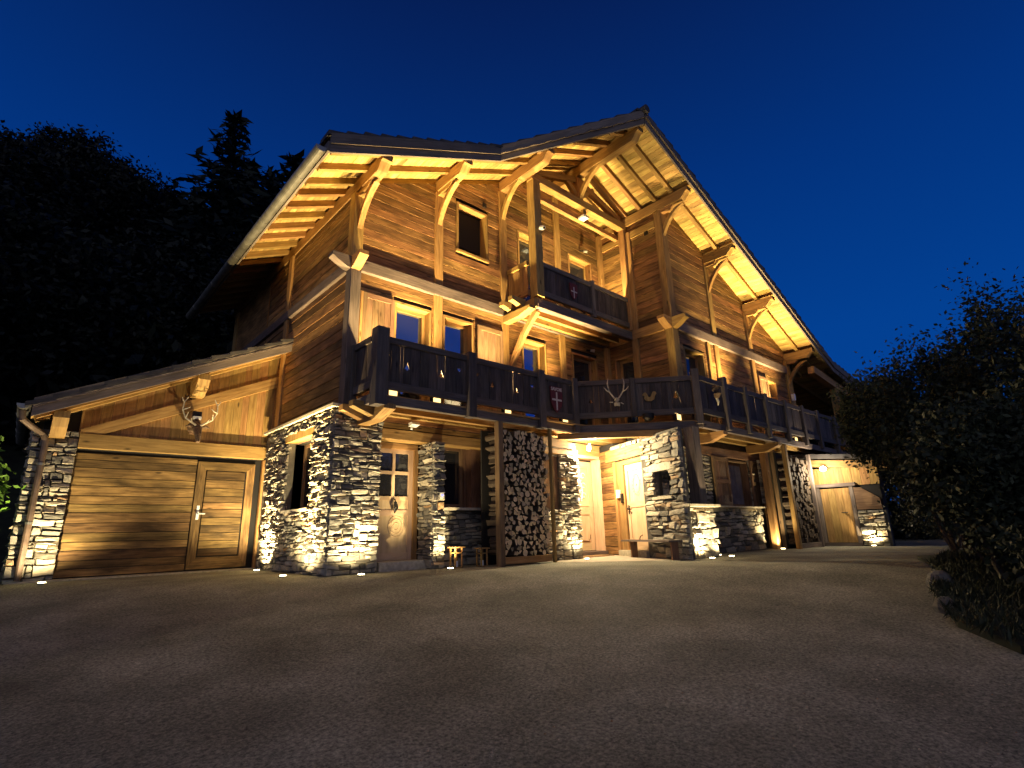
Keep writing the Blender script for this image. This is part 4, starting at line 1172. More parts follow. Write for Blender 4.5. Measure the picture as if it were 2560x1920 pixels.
mb.tube(cc, .007, 4, cap=False); mb.tube([FX.P(.9, 1.7, -.09), FX.P(.9, 1.7, -.06)], .02, 8)
make('carved_rosette', mb, M_DOOR, d3)
mb = MB(); mb.tube([FX.P(.50, 1.22, -.05), FX.P(.50, 1.00, -.05)], .016, 6); mb.tube([FX.P(.50, 1.14, -.05), FX.P(.50, 1.14, 0), FX.P(.62, 1.135, 0)], .012, 6); mb.tube([FX.P(.46, 1.10, -.03), FX.P(.60, 1.19, -.03)], .008, 5); make('door_handle', mb, M_IRON, d3)
mb = MB(); hpoly(FX, .06, .17, 0, 2.34, -.1, .03, 'z', mb); hpoly(FX, .17, .40, 0, 2.34, -.14, -.02, 'z', mb); hpoly(FX, .40, 1.34, 2.23, 2.34, -.14, -.02, 'u', mb); make('door_casing', mb, M_BEAM, CH)
for z0, z1 in ((2.37, 2.51), (2.52, 2.66)):
    mb = MB(); hpoly(FX, -.22, 1.40, z0, z1, -.1, .05 if z0 < 2.4 else .03, 'u', mb); make('lintel', mb, M_BEAM, CH)
mb = MB(); hpoly(FX, .18, 1.36, 0, .14, -.2, .10, 'u', mb); make('door_step', mb, M_SLAB, CH)
mb = MB(); hpoly(FX, .36, 1.34, .14, 2.3, -.2, -.13, 'z', mb); make('door_back', mb, M_DOOR, CH)
kp = thing('key_safe', FX.P(.2, 1.45, .02), 'small grey key box fixed to the frame of the panelled door', 'key box')
mb = MB(); hpoly(FX, .17, .25, 1.42, 1.62, -.02, .05, 'z', mb); make('housing', mb, M_WHITE, kp)
mb = MB(); hpoly(FX, .30, .36, 1.28, 1.52, -.02, .03, 'z', mb); make('back_plate', mb, M_IRON, kp)

# right bay: low wall, shuttered window
FRR = Frame((0, 6.9, 0), (1, 0, 0), (0, -1, 0))
slab(CH, FRR, 15.2, 19.0, 0, 2.8, -.5, -.12, M_MORTAR, 'masonry_core')
slab(GF, FRR, 10.55, 15.2, 0, 2.8, -.4, -.06, M_MORTAR, 'masonry_core', [(13.75, 15.0, 1.1, 2.4)])
FRL = Frame((0, 6.75, 0), (1, 0, 0), (0, -1, 0))
slab(GF, FRL, 11.36, 15.1, 0, 1.06, -.15, -.004, M_MORTAR, 'masonry_core')
stone_wall(CH, GF, FRL, 11.36, 15.1, 0, 1.07, seed=15, hr=(.06, .12), wr=(.15, .45))
stone_wall(CH, GF, FRR, 10.75, 12.86, 1.10, 2.5, seed=16); stone_wall(CH, GF, FRR, 15.0, 15.5, 1.10, 2.4, seed=17)
shutter(CH, FRR, 12.92, 13.72, 1.12, 2.36); shutter(CH, FRR, 14.98, 15.55, 1.12, 2.36)
window(CH, FRR, 13.78, 14.95, 1.12, 2.3, depth=.24, glassm=M_GLASSD, casing=M_SHUT, frame=M_SHUT, sill=False, cw=.04, cproud=.0)
mb = MB(); mb.new(); pz = []
for i in range(15): pz.append(V((14.25 + i * .045, 7.10 + .025 * math.sin(i * 1.7), 1.14)))
for a, b in zip(pz, pz[1:]): mb.face([a, b, b + V((0, 0, 1.12)), a + V((0, 0, 1.12))], V((0, 0, 1)))
make('curtain', mb, M_CURT, CH)
hbeam(CH, FRR, 12.5, 15.9, 2.38, 2.60, -.05, .06, M_SHUT, 'lintel')
mb = MB(); mb.prism([V((10.04, 5.98, 1.04)), V((11.45, 5.98, 1.04)), V((11.45, 6.78, 1.04)), V((10.38, 6.78, 1.04))], V((0, 0, .05)), V((1, 0, 0))); make('stone_cap', mb, M_SLAB, GF)
mb = MB(); mb.box(11.45, 15.3, 6.62, 6.92, 1.075, 1.11, 'x'); make('stone_cap', mb, M_SLAB, GF)
mb = MB(); mb.beam((15.2, 6.5, 0), (15.2, 6.5, 2.76), .17, .17, up=(0, 1, 0), ch=.01); make('porch_post', mb, M_BEAM, CH)

# ---- firewood rack posts (chalet parts) and logs
for x0, x1, y0, y1 in ((6.88, 7.01, 8.06, 8.2), (7.26, 7.39, 8.85, 8.99)):
    post(CH, x0, x1, y0, y1, 0, 2.77, M_SHUT, 'rack_post')
post(CH, 8.34, 8.41, 8.06, 8.14, 0, 2.77, M_BEAM, 'rack_post')
mb = MB(); mb.beam((7.02, 8.2, .09), (8.34, 8.2, .09), .12, .13); make('rack_sill', mb, M_BEAM, CH)
mb = MB(); mb.box(7.0, 8.36, 8.75, 8.79, .0, 2.7, 'z'); make('rack_back', mb, M_DARK, CH)
LOGM = []
def log_mesh(kind, L, seed):
    r = random.Random(seed); mb = MB(); mb.new()
    if kind == 0: ang = [i * 2 * math.pi / 9 for i in range(9)]; pts = [(math.cos(a) * r.uniform(.9, 1.05), math.sin(a) * r.uniform(.9, 1.05)) for a in ang]
    elif kind == 1:
        w_ = r.uniform(1.2, 1.7); pts = [(-.7, -.7)] + [(-.7 + 1.65 * math.cos(a) * r.uniform(.95, 1.04), -.7 + 1.65 * math.sin(a)) for a in np.linspace(0, w_, 5)]
    else: pts = [(-1.0, -.5), (.9, -.65), (1.0, -.2), (.1, .95), (-.2, .9)]; pts = [(a + r.uniform(-.12, .12), b + r.uniform(-.12, .12)) for a, b in pts]
    P = [V((a, 0, b)) for a, b in pts]
    Q = [p + V((r.uniform(-.05, .05), L, r.uniform(-.05, .05))) for p in P]
    mb.face(P, V((1, 0, 0)))
    mb.face(Q[::-1], V((1, 0, 0)))
    for i in range(len(P)):
        j = (i + 1) % len(P); mb.face([P[j], P[i], Q[i], Q[j]], V((0, 1, 0)))
    return mb
logs = []
NV = 16
protos = []
for k in range(NV):
    mb = log_mesh((1, 2, 1, 2, 1, 2, 0)[k % 7], 8.0, k)
    me = bpy.data.meshes.new('firewood_log')
    me.from_pydata([tuple(v) for v in mb.v], [], mb.f)
    u = me.uv_layers.new(name='UVMap'); u.data.foreach_set('uv', (np.array(mb.uv, dtype=np.float32) * .1 + k).ravel())
    rr = me.uv_layers.new(name='rnd'); rr.data.foreach_set('uv', np.tile(np.array([[rng.random(), rng.random()]], dtype=np.float32), (len(mb.rn), 1)).ravel())
    me.materials.append(M_LOGEND); me.materials.append(M_BARK)
    for i, p in enumerate(me.polygons): p.material_index = 0 if i == 0 else 1
    protos.append(me)
def stack(x0, x1, z0, z1, y, sz, label, group, seed, budget=300, side=False, stuffname=None):
    r = random.Random(seed); n = 0; acc = MB()
    z = z0 + sz * .5; row = 0
    while z < z1:
        x = x0 + sz * .5 + (sz * .5 if row % 2 else 0)
        while x < x1 - sz * .3:
            s = sz * r.uniform(.36, .60)
            if r.random() < .07: x += sz * .6; continue
            px, pzz, py = x + r.uniform(-.18, .18) * sz, z + r.uniform(-.2, .2) * sz, y + r.uniform(-.03, .05)
            if stuffname is None:
                o = bpy.data.objects.new('firewood_log', r.choice(protos))
                link(o); o.location = (px, py, pzz); o.scale = (s, .06, s); o.rotation_euler = (0, r.uniform(0, 6.28), 0)
                tag(o, label, 'log', group)
            else:
                a = r.uniform(0, 6.28); acc.new()
                k = r.choice((5, 6, 7)); P = [V((px + s * math.cos(a + q * 6.283 / k) * r.uniform(.8, 1.1), py, pzz + s * math.sin(a + q * 6.283 / k) * r.uniform(.8, 1.1))) for q in range(k)]
                acc.prism(P, V((0, .3, 0)), V((1, 0, 0)))
            x += sz * r.uniform(.85, 1.15); n += 1
        z += sz * .80; row += 1
    if stuffname:
        o = make(stuffname, acc, M_BARK, CH); o['kind'] = 'stuff'
stack(7.03, 8.34, .17, 2.68, 8.14, .118, 'split firewood log in the tall stack between rack posts beside the entrance', 'firewood logs stacked beside the entrance', 5)
# second, far stack
post(CH, 15.62, 15.76, 6.4, 6.52, 0, 2.7, M_SHUT, 'rack_post'); post(CH, 14.92 + .55, 15.05 + .55, 6.0, 6.12, 0, 2.77, M_BEAM, 'rack_post'); post(CH, 17.1, 17.2, 6.0, 6.1, 0, 2.6, M_GREY, 'rack_post')
stack(15.62, 17.1, .12, 2.45, 6.08, .15, '', '', 6, stuffname='far_firewood')
mb = MB(); mb.box(15.6, 17.12, 6.35, 6.4, 0, 2.6, 'z'); make('rack_back', mb, M_DARK, CH)
mb = MB(); mb.beam((15.6, 6.1, .07), (17.15, 6.1, .07), .12, .12); make('rack_sill', mb, M_GREY, CH)
FQ = Frame((0, 6.7, 0), (1, 0, 0), (0, -1, 0))
plank_rows(CH, FQ, 15.25, 15.6, .05, 1.2, M_WALL, h=.17, seed=81)
stone_wall(CH, GF, FQ, 15.25, 15.6, 1.2, 2.4, seed=82)

# ================================================================== SHED at the right end
SH = thing('side_shed', (17.6, 5.3, 0), 'small timber lean-to at the right end with plank door under a bright lamp', 'shed')
FSH = Frame((17.6, 0, 0), (0, -1, 0), (-1, 0, 0))     # u = -y
def Yu(y): return -y
slab(SH, FSH, -6.9, -4.5, 0, 2.15, -.4, -.03, M_DARK, 'wall_core')
for i in range(11):
    mb = MB(); u = -6.9 + i * .22; hpoly(FSH, u + .003, u + .217, 1.66, 2.2, -.03, rng.uniform(0, .01), 'z', mb); make('upright_board', mb, M_BEAM, SH)
sd = sub('plank_door', SH)
mb = MB()
for i in range(4):
    u = -6.02 + i * .19; mb = MB(); hpoly(FSH, u + .003, u + .187, .1, 1.60, 0, .025, 'z', mb); make('door_board', mb, M_BEAM, sd)
mb = MB(); hpoly(FSH, -6.12, -6.03, .02, 1.64, -.03, .05, 'z', mb); hpoly(FSH, -5.25, -5.15, .02, 1.64, -.03, .05, 'z', mb); hpoly(FSH, -6.12, -5.08, 1.64, 1.74, -.03, .07, 'u', mb); hpoly(FSH, -6.1, -5.15, .0, .09, -.03, .08, 'u', mb); make('door_frame', mb, M_GREY, SH)
mb = MB(); mb.tube([FSH.P(-5.55, .92, .03), FSH.P(-5.38, .915, .06)], .012, 5); make('door_latch', mb, M_IRON, SH)
mb = MB(); mb.prism([FSH.P(-5.14, .98, .01), FSH.P(-4.52, .98, .01), FSH.P(-4.55, 1.28, .01), FSH.P(-4.95, 1.58, .01), FSH.P(-5.14, 1.60, .01)], FSH.N * .03, V((0, 1, 0))); make('side_panel', mb, M_SHUT, SH)
slab(SH, FSH, -5.12, -4.45, 0, .95, -.1, .02, M_MORTAR, 'masonry_core')
stone_wall(SH, SH, FSH, -5.14, -4.5, 0, .96, seed=18, hr=(.06, .11), wr=(.15, .4), base=.04)
mb = MB(); mb.beam((17.5, 6.3, 2.38), (17.5, 3.6, 2.10), .14, .2); make('eave_beam', mb, M_BEAM, SH)
mb = MB(); mb.prism([V((17.3, 6.5, 2.55)), V((17.3, 3.4, 2.22)), V((19.5, 3.4, 2.22)), V((19.5, 6.5, 2.55))], V((0, 0, .12))); make('roof', mb, M_TILE, SH)

# ================================================================== GARAGE
GA = thing('garage', (2.3, 12.65, 0), 'timber garage with sloping lean-to roof and wide plank door left of the chalet', 'garage')
FGA = Frame((0, 12.65, 0), (1, 0, 0), (0, -1, 0))
mg, zg = .495, 2.72          # soffit line at front: z = zg + mg*x
slab(GA, FGA, -.02, 4.05, 0, 2.3, -.3, -.12, M_DARK, 'wall_core')
_c = MB(); _c.prism([FGA.P(.1, 2.3, -.3), FGA.P(4.3, 2.3, -.3), FGA.P(4.3, zg + mg * 4.3, -.3), FGA.P(.1, zg + .02, -.3)], FGA.N * .27); make('wall_core', _c, M_DARK, GA)
# upright gable boards
x = .6
while x < 4.3:
    w = rng.uniform(.13, .19); x1 = min(x + w, 4.3); mb = MB()
    n1 = rng.uniform(.0, .008)
    z0 = 2.55
    mb.prism([FGA.P(x + .002, z0, -.02), FGA.P(x1 - .002, z0, -.02), FGA.P(x1 - .002, zg + mg * x1 - .0, -.02), FGA.P(x + .002, zg + mg * x, -.02)], FGA.N * (.025 + n1), V((0, 0, 1)))
    make('gable_board', mb, M_BEAM, GA); x = x1
# tie and raking beams
hbeam(GA, FGA, .62, 3.98, 2.30, 2.575, .0, .10, M_BEAM, 'tie_beam')
def raked(x0, x1, off, h, n0, n1, name='raking_beam'):
    mb = MB(); f = lambda q: 2.60 + (q - .62) * .445 + off
    mb.prism([FGA.P(x0, f(x0), n0), FGA.P(x1, f(x1), n0), FGA.P(x1, f(x1) + h, n0), FGA.P(x0, f(x0) + h, n0)], FGA.N * (n1 - n0), V((1, 0, .44))); make(name, mb, M_BEAM, GA)
mb = MB(); mb.prism([FGA.P(.62, 2.58, .0), FGA.P(.95, 2.58, .0), FGA.P(4.07, 4.0, .0), FGA.P(4.07, 4.25, .0), FGA.P(.62, 2.64, .0)], FGA.N * .09, V((1, 0, .45))); make('raking_beam', mb, M_BEAM, GA)
post(GA, 4.12, 4.3, 12.54, 12.7, 2.9, 4.7, M_BEAM)
post(GA, 3.86, 4.03, 12.53, 12.65, 0, 2.28, M_BEAM)
# purlin ends
for x, w, dz in ((.30, .22, -.02), (2.40, .22, 0.0)):
    zt = zg + mg * x - .02
    profile(GA, 'purlin', [(x - w / 2, 13.2, zt), (x - w / 2, 13.2, zt - .40), (x - w / 2, 12.35, zt - .40), (x - w / 2, 12.1, zt - .27), (x - w / 2, 11.98, zt - .12), (x - w / 2, 11.98, zt)], (w, 0, 0), M_BEAM)
# roof
mb = MB()
GF2 = []
for i in range(30):
    x0 = -.1 + i * .142; x1 = min(x0 + .142, 4.05)
    if x1 <= x0: break
    mb = MB(); g = .002
    P = [V((x0 + g, 11.9, zg + mg * x0 + .1)), V((x1 - g, 11.9, zg + mg * x1 + .1)), V((x1 - g, 16.5, zg + mg * x1 + .1)), V((x0 + g, 16.5, zg + mg * x0 + .1))]
    mb.prism(P, V((0, 0, .025)), V((0, 1, 0))); make('soffit_board', mb, M_SOFF, GA)
for yy in (12.1, 12.5):
    mb = MB(); mb.beam((-.05, yy, zg - .025 + .05), (4.04, yy, zg + mg * 4.09 + .025), .09, .12); make('rafter', mb, M_BEAM, GA)
mb = MB(); mb.prism([V((-.1, 11.9, 2.68)), V((4.05, 11.9, 4.68)), V((4.05, 11.9, 4.87)), V((-.1, 11.9, 2.87))], V((0, -.045, 0)), V((1, 0, .48))); make('fascia_board', mb, M_FASC, GA)
mb = MB(); mb.prism([V((-.1, 11.86, 2.86)), V((4.05, 11.86, 4.86)), V((4.05, 11.86, 4.99)), V((-.1, 11.86, 2.99))], V((0, -.035, 0)), V((1, 0, .48))); make('fascia_board', mb, M_FASC, GA)
def wavyg():
    mb = MB(); prev = None
    for i in range(93):
        x = -.1 + i * .045
        zb = 2.83 + .482 * (x + .1) + .011 * math.sin(x * 2 * math.pi / .36)
        cur = (V((x, 11.815, zb)), V((x, 11.815, zb + .025)), V((x, 11.805, zb + .025)), V((x, 11.805, zb)))
        if prev:
            for k in range(4): mb.face([prev[k], cur[k], cur[(k + 1) % 4], prev[(k + 1) % 4]])
        prev = cur
    make('scalloped_trim', mb, M_GREY, GA)
wavyg()
roofcover(GA, -.2, 4.0, zg, mg, lambda x: 11.9, 17.0, h0=.19)
# garage gutter + downpipe
gutter(GA, -.22, 11.85, 16.5, 2.88, .08, nseg=5)
mb = MB(); mb.tube([(-.22, 12.02, 2.80), (-.2, 12.05, 2.66), (-.05, 12.25, 2.56), (.10, 12.45, 2.50), (.16, 12.5, 2.38), (.16, 12.5, .05)], .05, 10); make('downpipe', mb, M_PIPE, GA, smooth=True)
for z in (1.95, .95):
    mb = MB(); mb.tube([(.16, 12.5, z), (.16, 12.5, z + .04)], .058, 10); make('pipe_clip', mb, M_METAL, GA)
# stone pillar (front and left face)
slab(GA, FGA, 0, .60, 0, 2.6, -.5, -.004, M_MORTAR, 'masonry_core')
stone_wall(GA, GA, Frame((0, 12.6, 0), (1, 0, 0), (0, -1, 0)), -.03, .62, 0, 2.6, seed=19, hr=(.05, .11), wr=(.1, .34))
stone_wall(GA, GA, Frame((-.01, 0, 0), (0, 1, 0), (-1, 0, 0)), 12.62, 13.1, 0, 2.6, seed=119, hr=(.05, .11), wr=(.1, .34), base=-.01)
# wide door of horizontal planks with a wicket
gd = sub('garage_door', GA)
FD2 = Frame((0, 12.78, 0), (1, 0, 0), (0, -1, 0))
plank_rows(gd, FD2, .62, 2.63, .04, 2.24, M_GDOOR, h=.16, seed=91, proud=.006, th=.03)
wk = sub('wicket_door', GA)
plank_rows(wk, FD2, 2.82, 3.58, .30, 2.02, M_GDOOR, h=.15, seed=92, proud=.005, th=.03)
for pts in ([(2.64, .06), (2.80, .28), (2.80, 2.03), (2.64, 2.2)], [(3.76, .06), (3.76, 2.2), (3.60, 2.03), (3.60, .28)], [(2.64, 2.2), (2.80, 2.03), (3.60, 2.03), (3.76, 2.2)], [(2.64, .06), (3.76, .06), (3.60, .28), (2.80, .28)]):
    mb = MB(); q = [FD2.P(a, b, 0) for a, b in pts]
    longest = max(((q[(i + 1) % 4] - q[i]) for i in range(4)), key=lambda w: w.length)
    mb.prism(q, FD2.N * .055, longest); make('stile', mb, M_GDOOR, wk)
mb = MB(); mb.tube([FD2.P(2.74, 1.14, .06), FD2.P(2.74, 1.14, .12), FD2.P(2.86, 1.135, .12)], .014, 6); mb.prism([FD2.P(2.71, 1.02, .055), FD2.P(2.76, 1.02, .055), FD2.P(2.76, 1.3, .055), FD2.P(2.71, 1.3, .055)], FD2.N * .012); make('door_handle', mb, M_WHITE, wk)
mb = MB(); mb.box(.0, 4.0, 12.45, 12.75, 0, .025, 'x'); make('threshold', mb, M_SLAB, GA)
o = MB(); o.box(3.98, 4.03, 12.50, 12.53, 1.22, 1.32, 'z')
tag(make('call_button', o, M_WHITE, None, (4.0, 12.51, 1.22)), 'white square call button on the right post of the garage door', 'button')

# ================================================================== SMALL THINGS
def antler_tubes(mb, base, sx, pts, r0, tines):
    P = [V(base) + V((sx * a, b, c)) for a, b, c in pts]
    n = len(P); mb.tube(P, [r0 * (1 - .6 * i / (n - 1)) for i in range(n)], 7)
    for i, (a, b, c) in tines:
        mb.tube([P[i], P[i] + V((sx * a * .5, b * .5, c * .4)), P[i] + V((sx * a, b, c))], [r0 * .7, r0 * .6, r0 * .2], 6)
# stag head on the garage gable
st = thing('stag_trophy', (2.42, 12.1, 2.55), 'stag head trophy with wide curved antlers under the garage purlin', 'trophy')
mb = MB(); mb.tube([(2.42, 12.54, 2.86), (2.42, 12.35, 2.84), (2.42, 12.15, 2.78), (2.42, 12.02, 2.62), (2.42, 11.96, 2.48)], [.12, .12, .085, .06, .038], 10); make('head', mb, M_FUR, st, smooth=True)
for s in (-1, 1):
    mb = MB(); mb.tube([(2.42 + s * .06, 12.16, 2.80), (2.42 + s * .15, 12.14, 2.83), (2.42 + s * .22, 12.12, 2.80)], [.03, .035, .005], 6); make('ear', mb, M_FUR, st)
    mb = MB(); antler_tubes(mb, (2.42, 12.12, 2.84), s, [(.04, 0, 0), (.12, -.02, .05), (.24, -.02, .13), (.31, -.04, .28), (.30, -.05, .43), (.24, -.05, .55)], .022, [(1, (.04, -.12, .06)), (2, (-.02, -.10, .10)), (3, (-.12, -.04, .06)), (4, (.05, 0, .1))])
    make('antler', mb, M_BONE, st, smooth=True)
mb = MB(); mb.box(2.33, 2.52, 12.36, 12.42, 2.7, 3.12, 'z'); make('plaque', mb, M_SHUT, st)
fl = thing('garage_flood', (2.42, 12.3, 3.05), 'small white lamp housing on the beam above the garage stag trophy', 'lamp')
mb = MB(); mb.box(2.35, 2.49, 12.25, 12.37, 3.0, 3.05, 'x'); make('housing', mb, M_WHITE, fl)
mb = MB(); mb.box(2.34, 2.50, 12.3, 12.4, 3.055, 3.16, 'x'); make('back_plate', mb, M_IRON, fl)
# stag skull on the balcony
P0 = FD.P(.92, 3.45, .09)
sk = thing('skull_trophy', P0, 'white stag skull with tall antlers hung on the angled balcony rail', 'trophy')
def fp(u, z, n): return FD.P(.92 + u, 3.45 + z, .06 + n)
mb = MB(); mb.tube([fp(0, .08, .0), fp(0, .04, .05), fp(0, -.03, .06), fp(0, -.10, .05)], [.04, .062, .05, .03], 8); mb.tube([fp(-.05, -.02, .03), fp(-.045, -.1, .04)], .02, 6); mb.tube([fp(.05, -.02, .03), fp(.045, -.1, .04)], .02, 6); make('skull', mb, M_BONE, sk, smooth=True)
mb = MB(); mb.tube([fp(-.09, -.005, .02), fp(-.17, .0, .04)], [.016, .008], 6); mb.tube([fp(.09, -.02, .02), fp(.15, -.06, .04)], [.014, .01], 6); make('jaw', mb, M_BONE, sk)
for s in (-1, 1):
    mb = MB(); mb.tube([fp(s * .05, .09, .02), fp(s * .11, .17, .05), fp(s * .16, .25, .07), fp(s * .18, .34, .08), fp(s * .19, .44, .08), fp(s * .17, .56, .07)], [.02, .018, .017, .015, .014, .006], 7)
    mb.tube([fp(s * .15, .23, .07), fp(s * .22, .26, .11), fp(s * .28, .33, .13)], [.015, .013, .006], 6)
    make('antler', mb, M_BONE, sk, smooth=True)
# squirrel relief
sq = [(-.05, -.10), (.06, -.10), (.13, -.06), (.15, .02), (.19, .07), (.17, .12), (.11, .12), (.08, .06), (.05, -.01), (.0, .0), (-.02, .06), (-.05, .11), (-.09, .10), (-.13, .06), (-.12, .03), (-.08, .02), (-.10, -.03)]
o = cut_board(None, Frame(FD.P(1.63, 3.53, 0), FD.U, FD.N), 0, 0, 0, 0, sq, M_BEAM, n0=.03, th=.02, name='squirrel_ornament') if False else None
mb = MB(); mb.new()
cp = FD.P(1.64, 3.54, .035); e = FD.N * .02
cu = bpy.data.curves.new('tmp', 'CURVE'); cu.dimensions = '2D'; cu.fill_mode = 'BOTH'; cu.extrude = .01
sp = cu.splines.new('POLY'); sp.points.add(len(sq) - 1)
for p, (a, b) in zip(sp.points, sq): p.co = (a, b, 0, 1)
sp.use_cyclic_u = True
ob = bpy.data.objects.new('tmp', cu); col.objects.link(ob); dg = bpy.context.evaluated_depsgraph_get(); dg.update()
me = bpy.data.meshes.new_from_object(ob.evaluated_get(dg))
for poly in me.polygons:
    mb.face([FD.P(1.64 + me.vertices[i].co.x, 3.54 + me.vertices[i].co.y, .045 + me.vertices[i].co.z) for i in poly.vertices], V((0, 0, 1)))
bpy.data.objects.remove(ob); bpy.data.curves.remove(cu)
tag(make('squirrel_ornament', mb, M_BEAM, None, cp), 'carved wooden squirrel silhouette on the dark angled balcony rail', 'ornament')
# shield with cross
def shield(c, F, s, name, label, text=None):
    t = thing(name, F.P(*c, .03), label, 'shield')
    u, z = c
    pts = [(-.19, .28), (.19, .28), (.19, -.02), (.15, -.16), (.08, -.25), (0, -.31), (-.08, -.25), (-.15, -.16), (-.19, -.02)]
    mb = MB(); mb.prism([F.P(u + a * s, z + b * s, .03) for a, b in pts], F.N * .02); make('shield_board', mb, M_RED, t)
    mb = MB(); mb.prism([F.P(u - .018 * s, z - .26 * s, .051), F.P(u + .018 * s, z - .26 * s, .051), F.P(u + .02 * s, z + .15 * s, .051), F.P(u - .02 * s, z + .15 * s, .051)], F.N * .008)
    mb.prism([F.P(u - .15 * s, z - .045 * s, .053), F.P(u + .15 * s, z - .045 * s, .053), F.P(u + .15 * s, z - .005 * s, .053), F.P(u - .15 * s, z - .005 * s, .053)], F.N * .009); make('cross', mb, M_CROSS, t)
    if text:
        cu = bpy.data.curves.new('t', 'FONT'); cu.body = text; cu.size = .105 * s; cu.extrude = .004; cu.align_x = 'CENTER'; cu.offset = .002
        ob = bpy.data.objects.new('t', cu); col.objects.link(ob); dg = bpy.context.evaluated_depsgraph_get(); dg.update()
        me = bpy.data.meshes.new_from_object(ob.evaluated_get(dg)); mb = MB(); mb.new()
        for poly in me.polygons:
            mb.face([F.P(u + me.vertices[i].co.x, z + .185 * s + me.vertices[i].co.y, .055 + me.vertices[i].co.z) for i in poly.vertices])
        bpy.data.objects.remove(ob); bpy.data.curves.remove(cu); make('lettering', mb, M_CROSS, t)
shield((8.60, 3.47), FB, 1.0, 'savoy_shield', 'red shield with white cross and lettering on the main balcony rail', 'SAVOIE')
shield((9.36, 6.30), Frame((0, 8.06, 0), (1, 0, 0), (0, -1, 0)), .72, 'loggia_shield', 'small dark shield with pale cross on the upper balcony rail')
# roe mask on the short rail
mk = thing('mask_trophy', (11.68, 5.9, 3.5), 'brown carved animal mask with pale muzzle on the rail beside the corner post', 'mask')
mb = MB(); mb.tube([(11.68, 5.92, 3.78), (11.68, 5.86, 3.72), (11.68, 5.84, 3.60), (11.68, 5.87, 3.50)], [.06, .10, .085, .05], 9); make('face', mb, M_FUR, mk, smooth=True)
mb = MB(); mb.tube([(11.69, 5.87, 3.50), (11.70, 5.85, 3.42), (11.71, 5.87, 3.33)], [.035, .028, .012], 7); make('muzzle', mb, M_BONE, mk, smooth=True)
# security camera on loggia post
cm = thing('security_camera', (8.14, 7.86, 7.44), 'white dome security camera on the loggia corner post', 'camera')
mb = MB(); mb.tube([(8.16, 7.93, 7.52), (8.15, 7.86, 7.50)], .035, 8); mb.tube([(8.15, 7.88, 7.53), (8.14, 7.80, 7.49), (8.135, 7.76, 7.47)], [.05, .055, .045], 10); make('housing', mb, M_WHITE, cm, smooth=True)
mb = MB(); mb.tube([(8.135, 7.765, 7.468), (8.13, 7.745, 7.46)], .03, 8); make('lens', mb, M_IRON, cm)
# lantern under the loggia tie beam
ln = thing('beam_lamp', (10.0, 8.06, 8.68), 'square white lamp hung under the loggia tie beam', 'lamp')
mb = MB(); mb.box(9.9, 10.1, 7.97, 8.17, 8.60, 8.66, 'x'); make('lamp_shade', mb, M_WHITE, ln)
mb = MB(); mb.box(9.94, 10.06, 8.02, 8.12, 8.66, 8.85, 'z'); make('bracket', mb, M_BEAM, ln)
# wall speakers / vents
def smallbox(name, b, mat, label, cat):
    mb = MB(); mb.box(*b, 'x'); tag(make(name, mb, mat, None, (b[0], b[2], b[4])), label, cat)
smallbox('vent', (7.27, 7.37, 8.93, 8.96, 8.27, 8.38), M_IRON, 'small dark square vent above the upper left window', 'vent')
smallbox('vent', (11.70, 11.73, 7.25, 7.37, 8.42, 8.53), M_IRON, 'small dark square vent high on the loggia side wall', 'vent')
def eyelamp(x, z, lab):
    t = thing('wall_spotlight', (x, 8.9, z), lab, 'spotlight')
    mb = MB(); mb.tube([(x - .14, 8.96, z), (x - .02, 8.88, z)], .02, 6); make('bracket', mb, M_IRON, t)
    mb = MB(); mb.tube([(x - .03, 8.9, z + .0), (x + .05, 8.82, z - .02)], [.04, .05], 9); make('lamp_head', mb, M_METAL, t)
eyelamp(10.95, 8.33, 'small spotlight on the wall above the upper loggia door'); eyelamp(10.97, 5.33, 'small spotlight on the wall above the lower loggia window')
# flood light above the glazed door
ff = thing('flood_light', (5.44, 8.93, 2.66), 'small silver motion floodlight above the glazed door', 'lamp')
mb = MB(); mb.prism([V((5.36, 8.95, 2.63)), V((5.36, 8.95, 2.70)), V((5.36, 8.84, 2.71)), V((5.36, 8.80, 2.66))], V((.17, 0, 0))); make('housing', mb, M_WHITE, ff)
mb = MB(); mb.tube([(5.39, 8.90, 2.60), (5.39, 8.88, 2.57)], .022, 7); make('sensor', mb, M_WHITE, ff)
# door bells with blue light
def bell(p, lab):
    mb = MB(); x, y, z = p; mb.box(x - .035, x + .035, y - .02, y + .02, z - .05, z + .05, 'z')
    o = make('door_bell', mb, M_WHITE, None, p); tag(o, lab, 'door bell')
    mb = MB(); mb.tube([(x, y - .021, z), (x, y - .026, z)], .014, 8); make('button', mb, M_BLUE, o, origin=p)
    o.children[0].location = (0, 0, 0)
bell((5.99, 8.72, 1.33), 'door bell with blue light on the narrow stone pier'); bell((9.50, 8.37, 1.30), 'door bell with blue light on the wide pier beside the carved door')
# lanterns
def lantern(x, y, z, s, lab):
    t = thing('lantern', (x, y, z), lab, 'lantern', 'wooden lanterns by the stone bench wall')
    w = .075 * s; h = .36 * s
    mb = MB()
    for sx in (-1, 1):
        for sy in (-1, 1): mb.box(x + sx * w - .012, x + sx * w + .012, y + sy * w - .012, y + sy * w + .012, z, z + h, 'z')
    mb.box(x - w - .012, x + w + .012, y - w - .012, y + w + .012, z, z + .02, 'x'); mb.box(x - w - .012, x + w + .012, y - w - .012, y + w + .012, z + h * .72, z + h * .78, 'x'); make('lantern_frame', mb, M_BEAM, t)
    mb = MB(); mb.box(x - w - .045, x + w + .045, y - w - .045, y + w + .045, z + h, z + h + .02, 'x'); make('lid', mb, M_BEAM, t)
    mb = MB(); mb.tube([(x, y, z + .02), (x, y, z + h * .35)], .035, 8); make('candle', mb, M_WHITE, t)
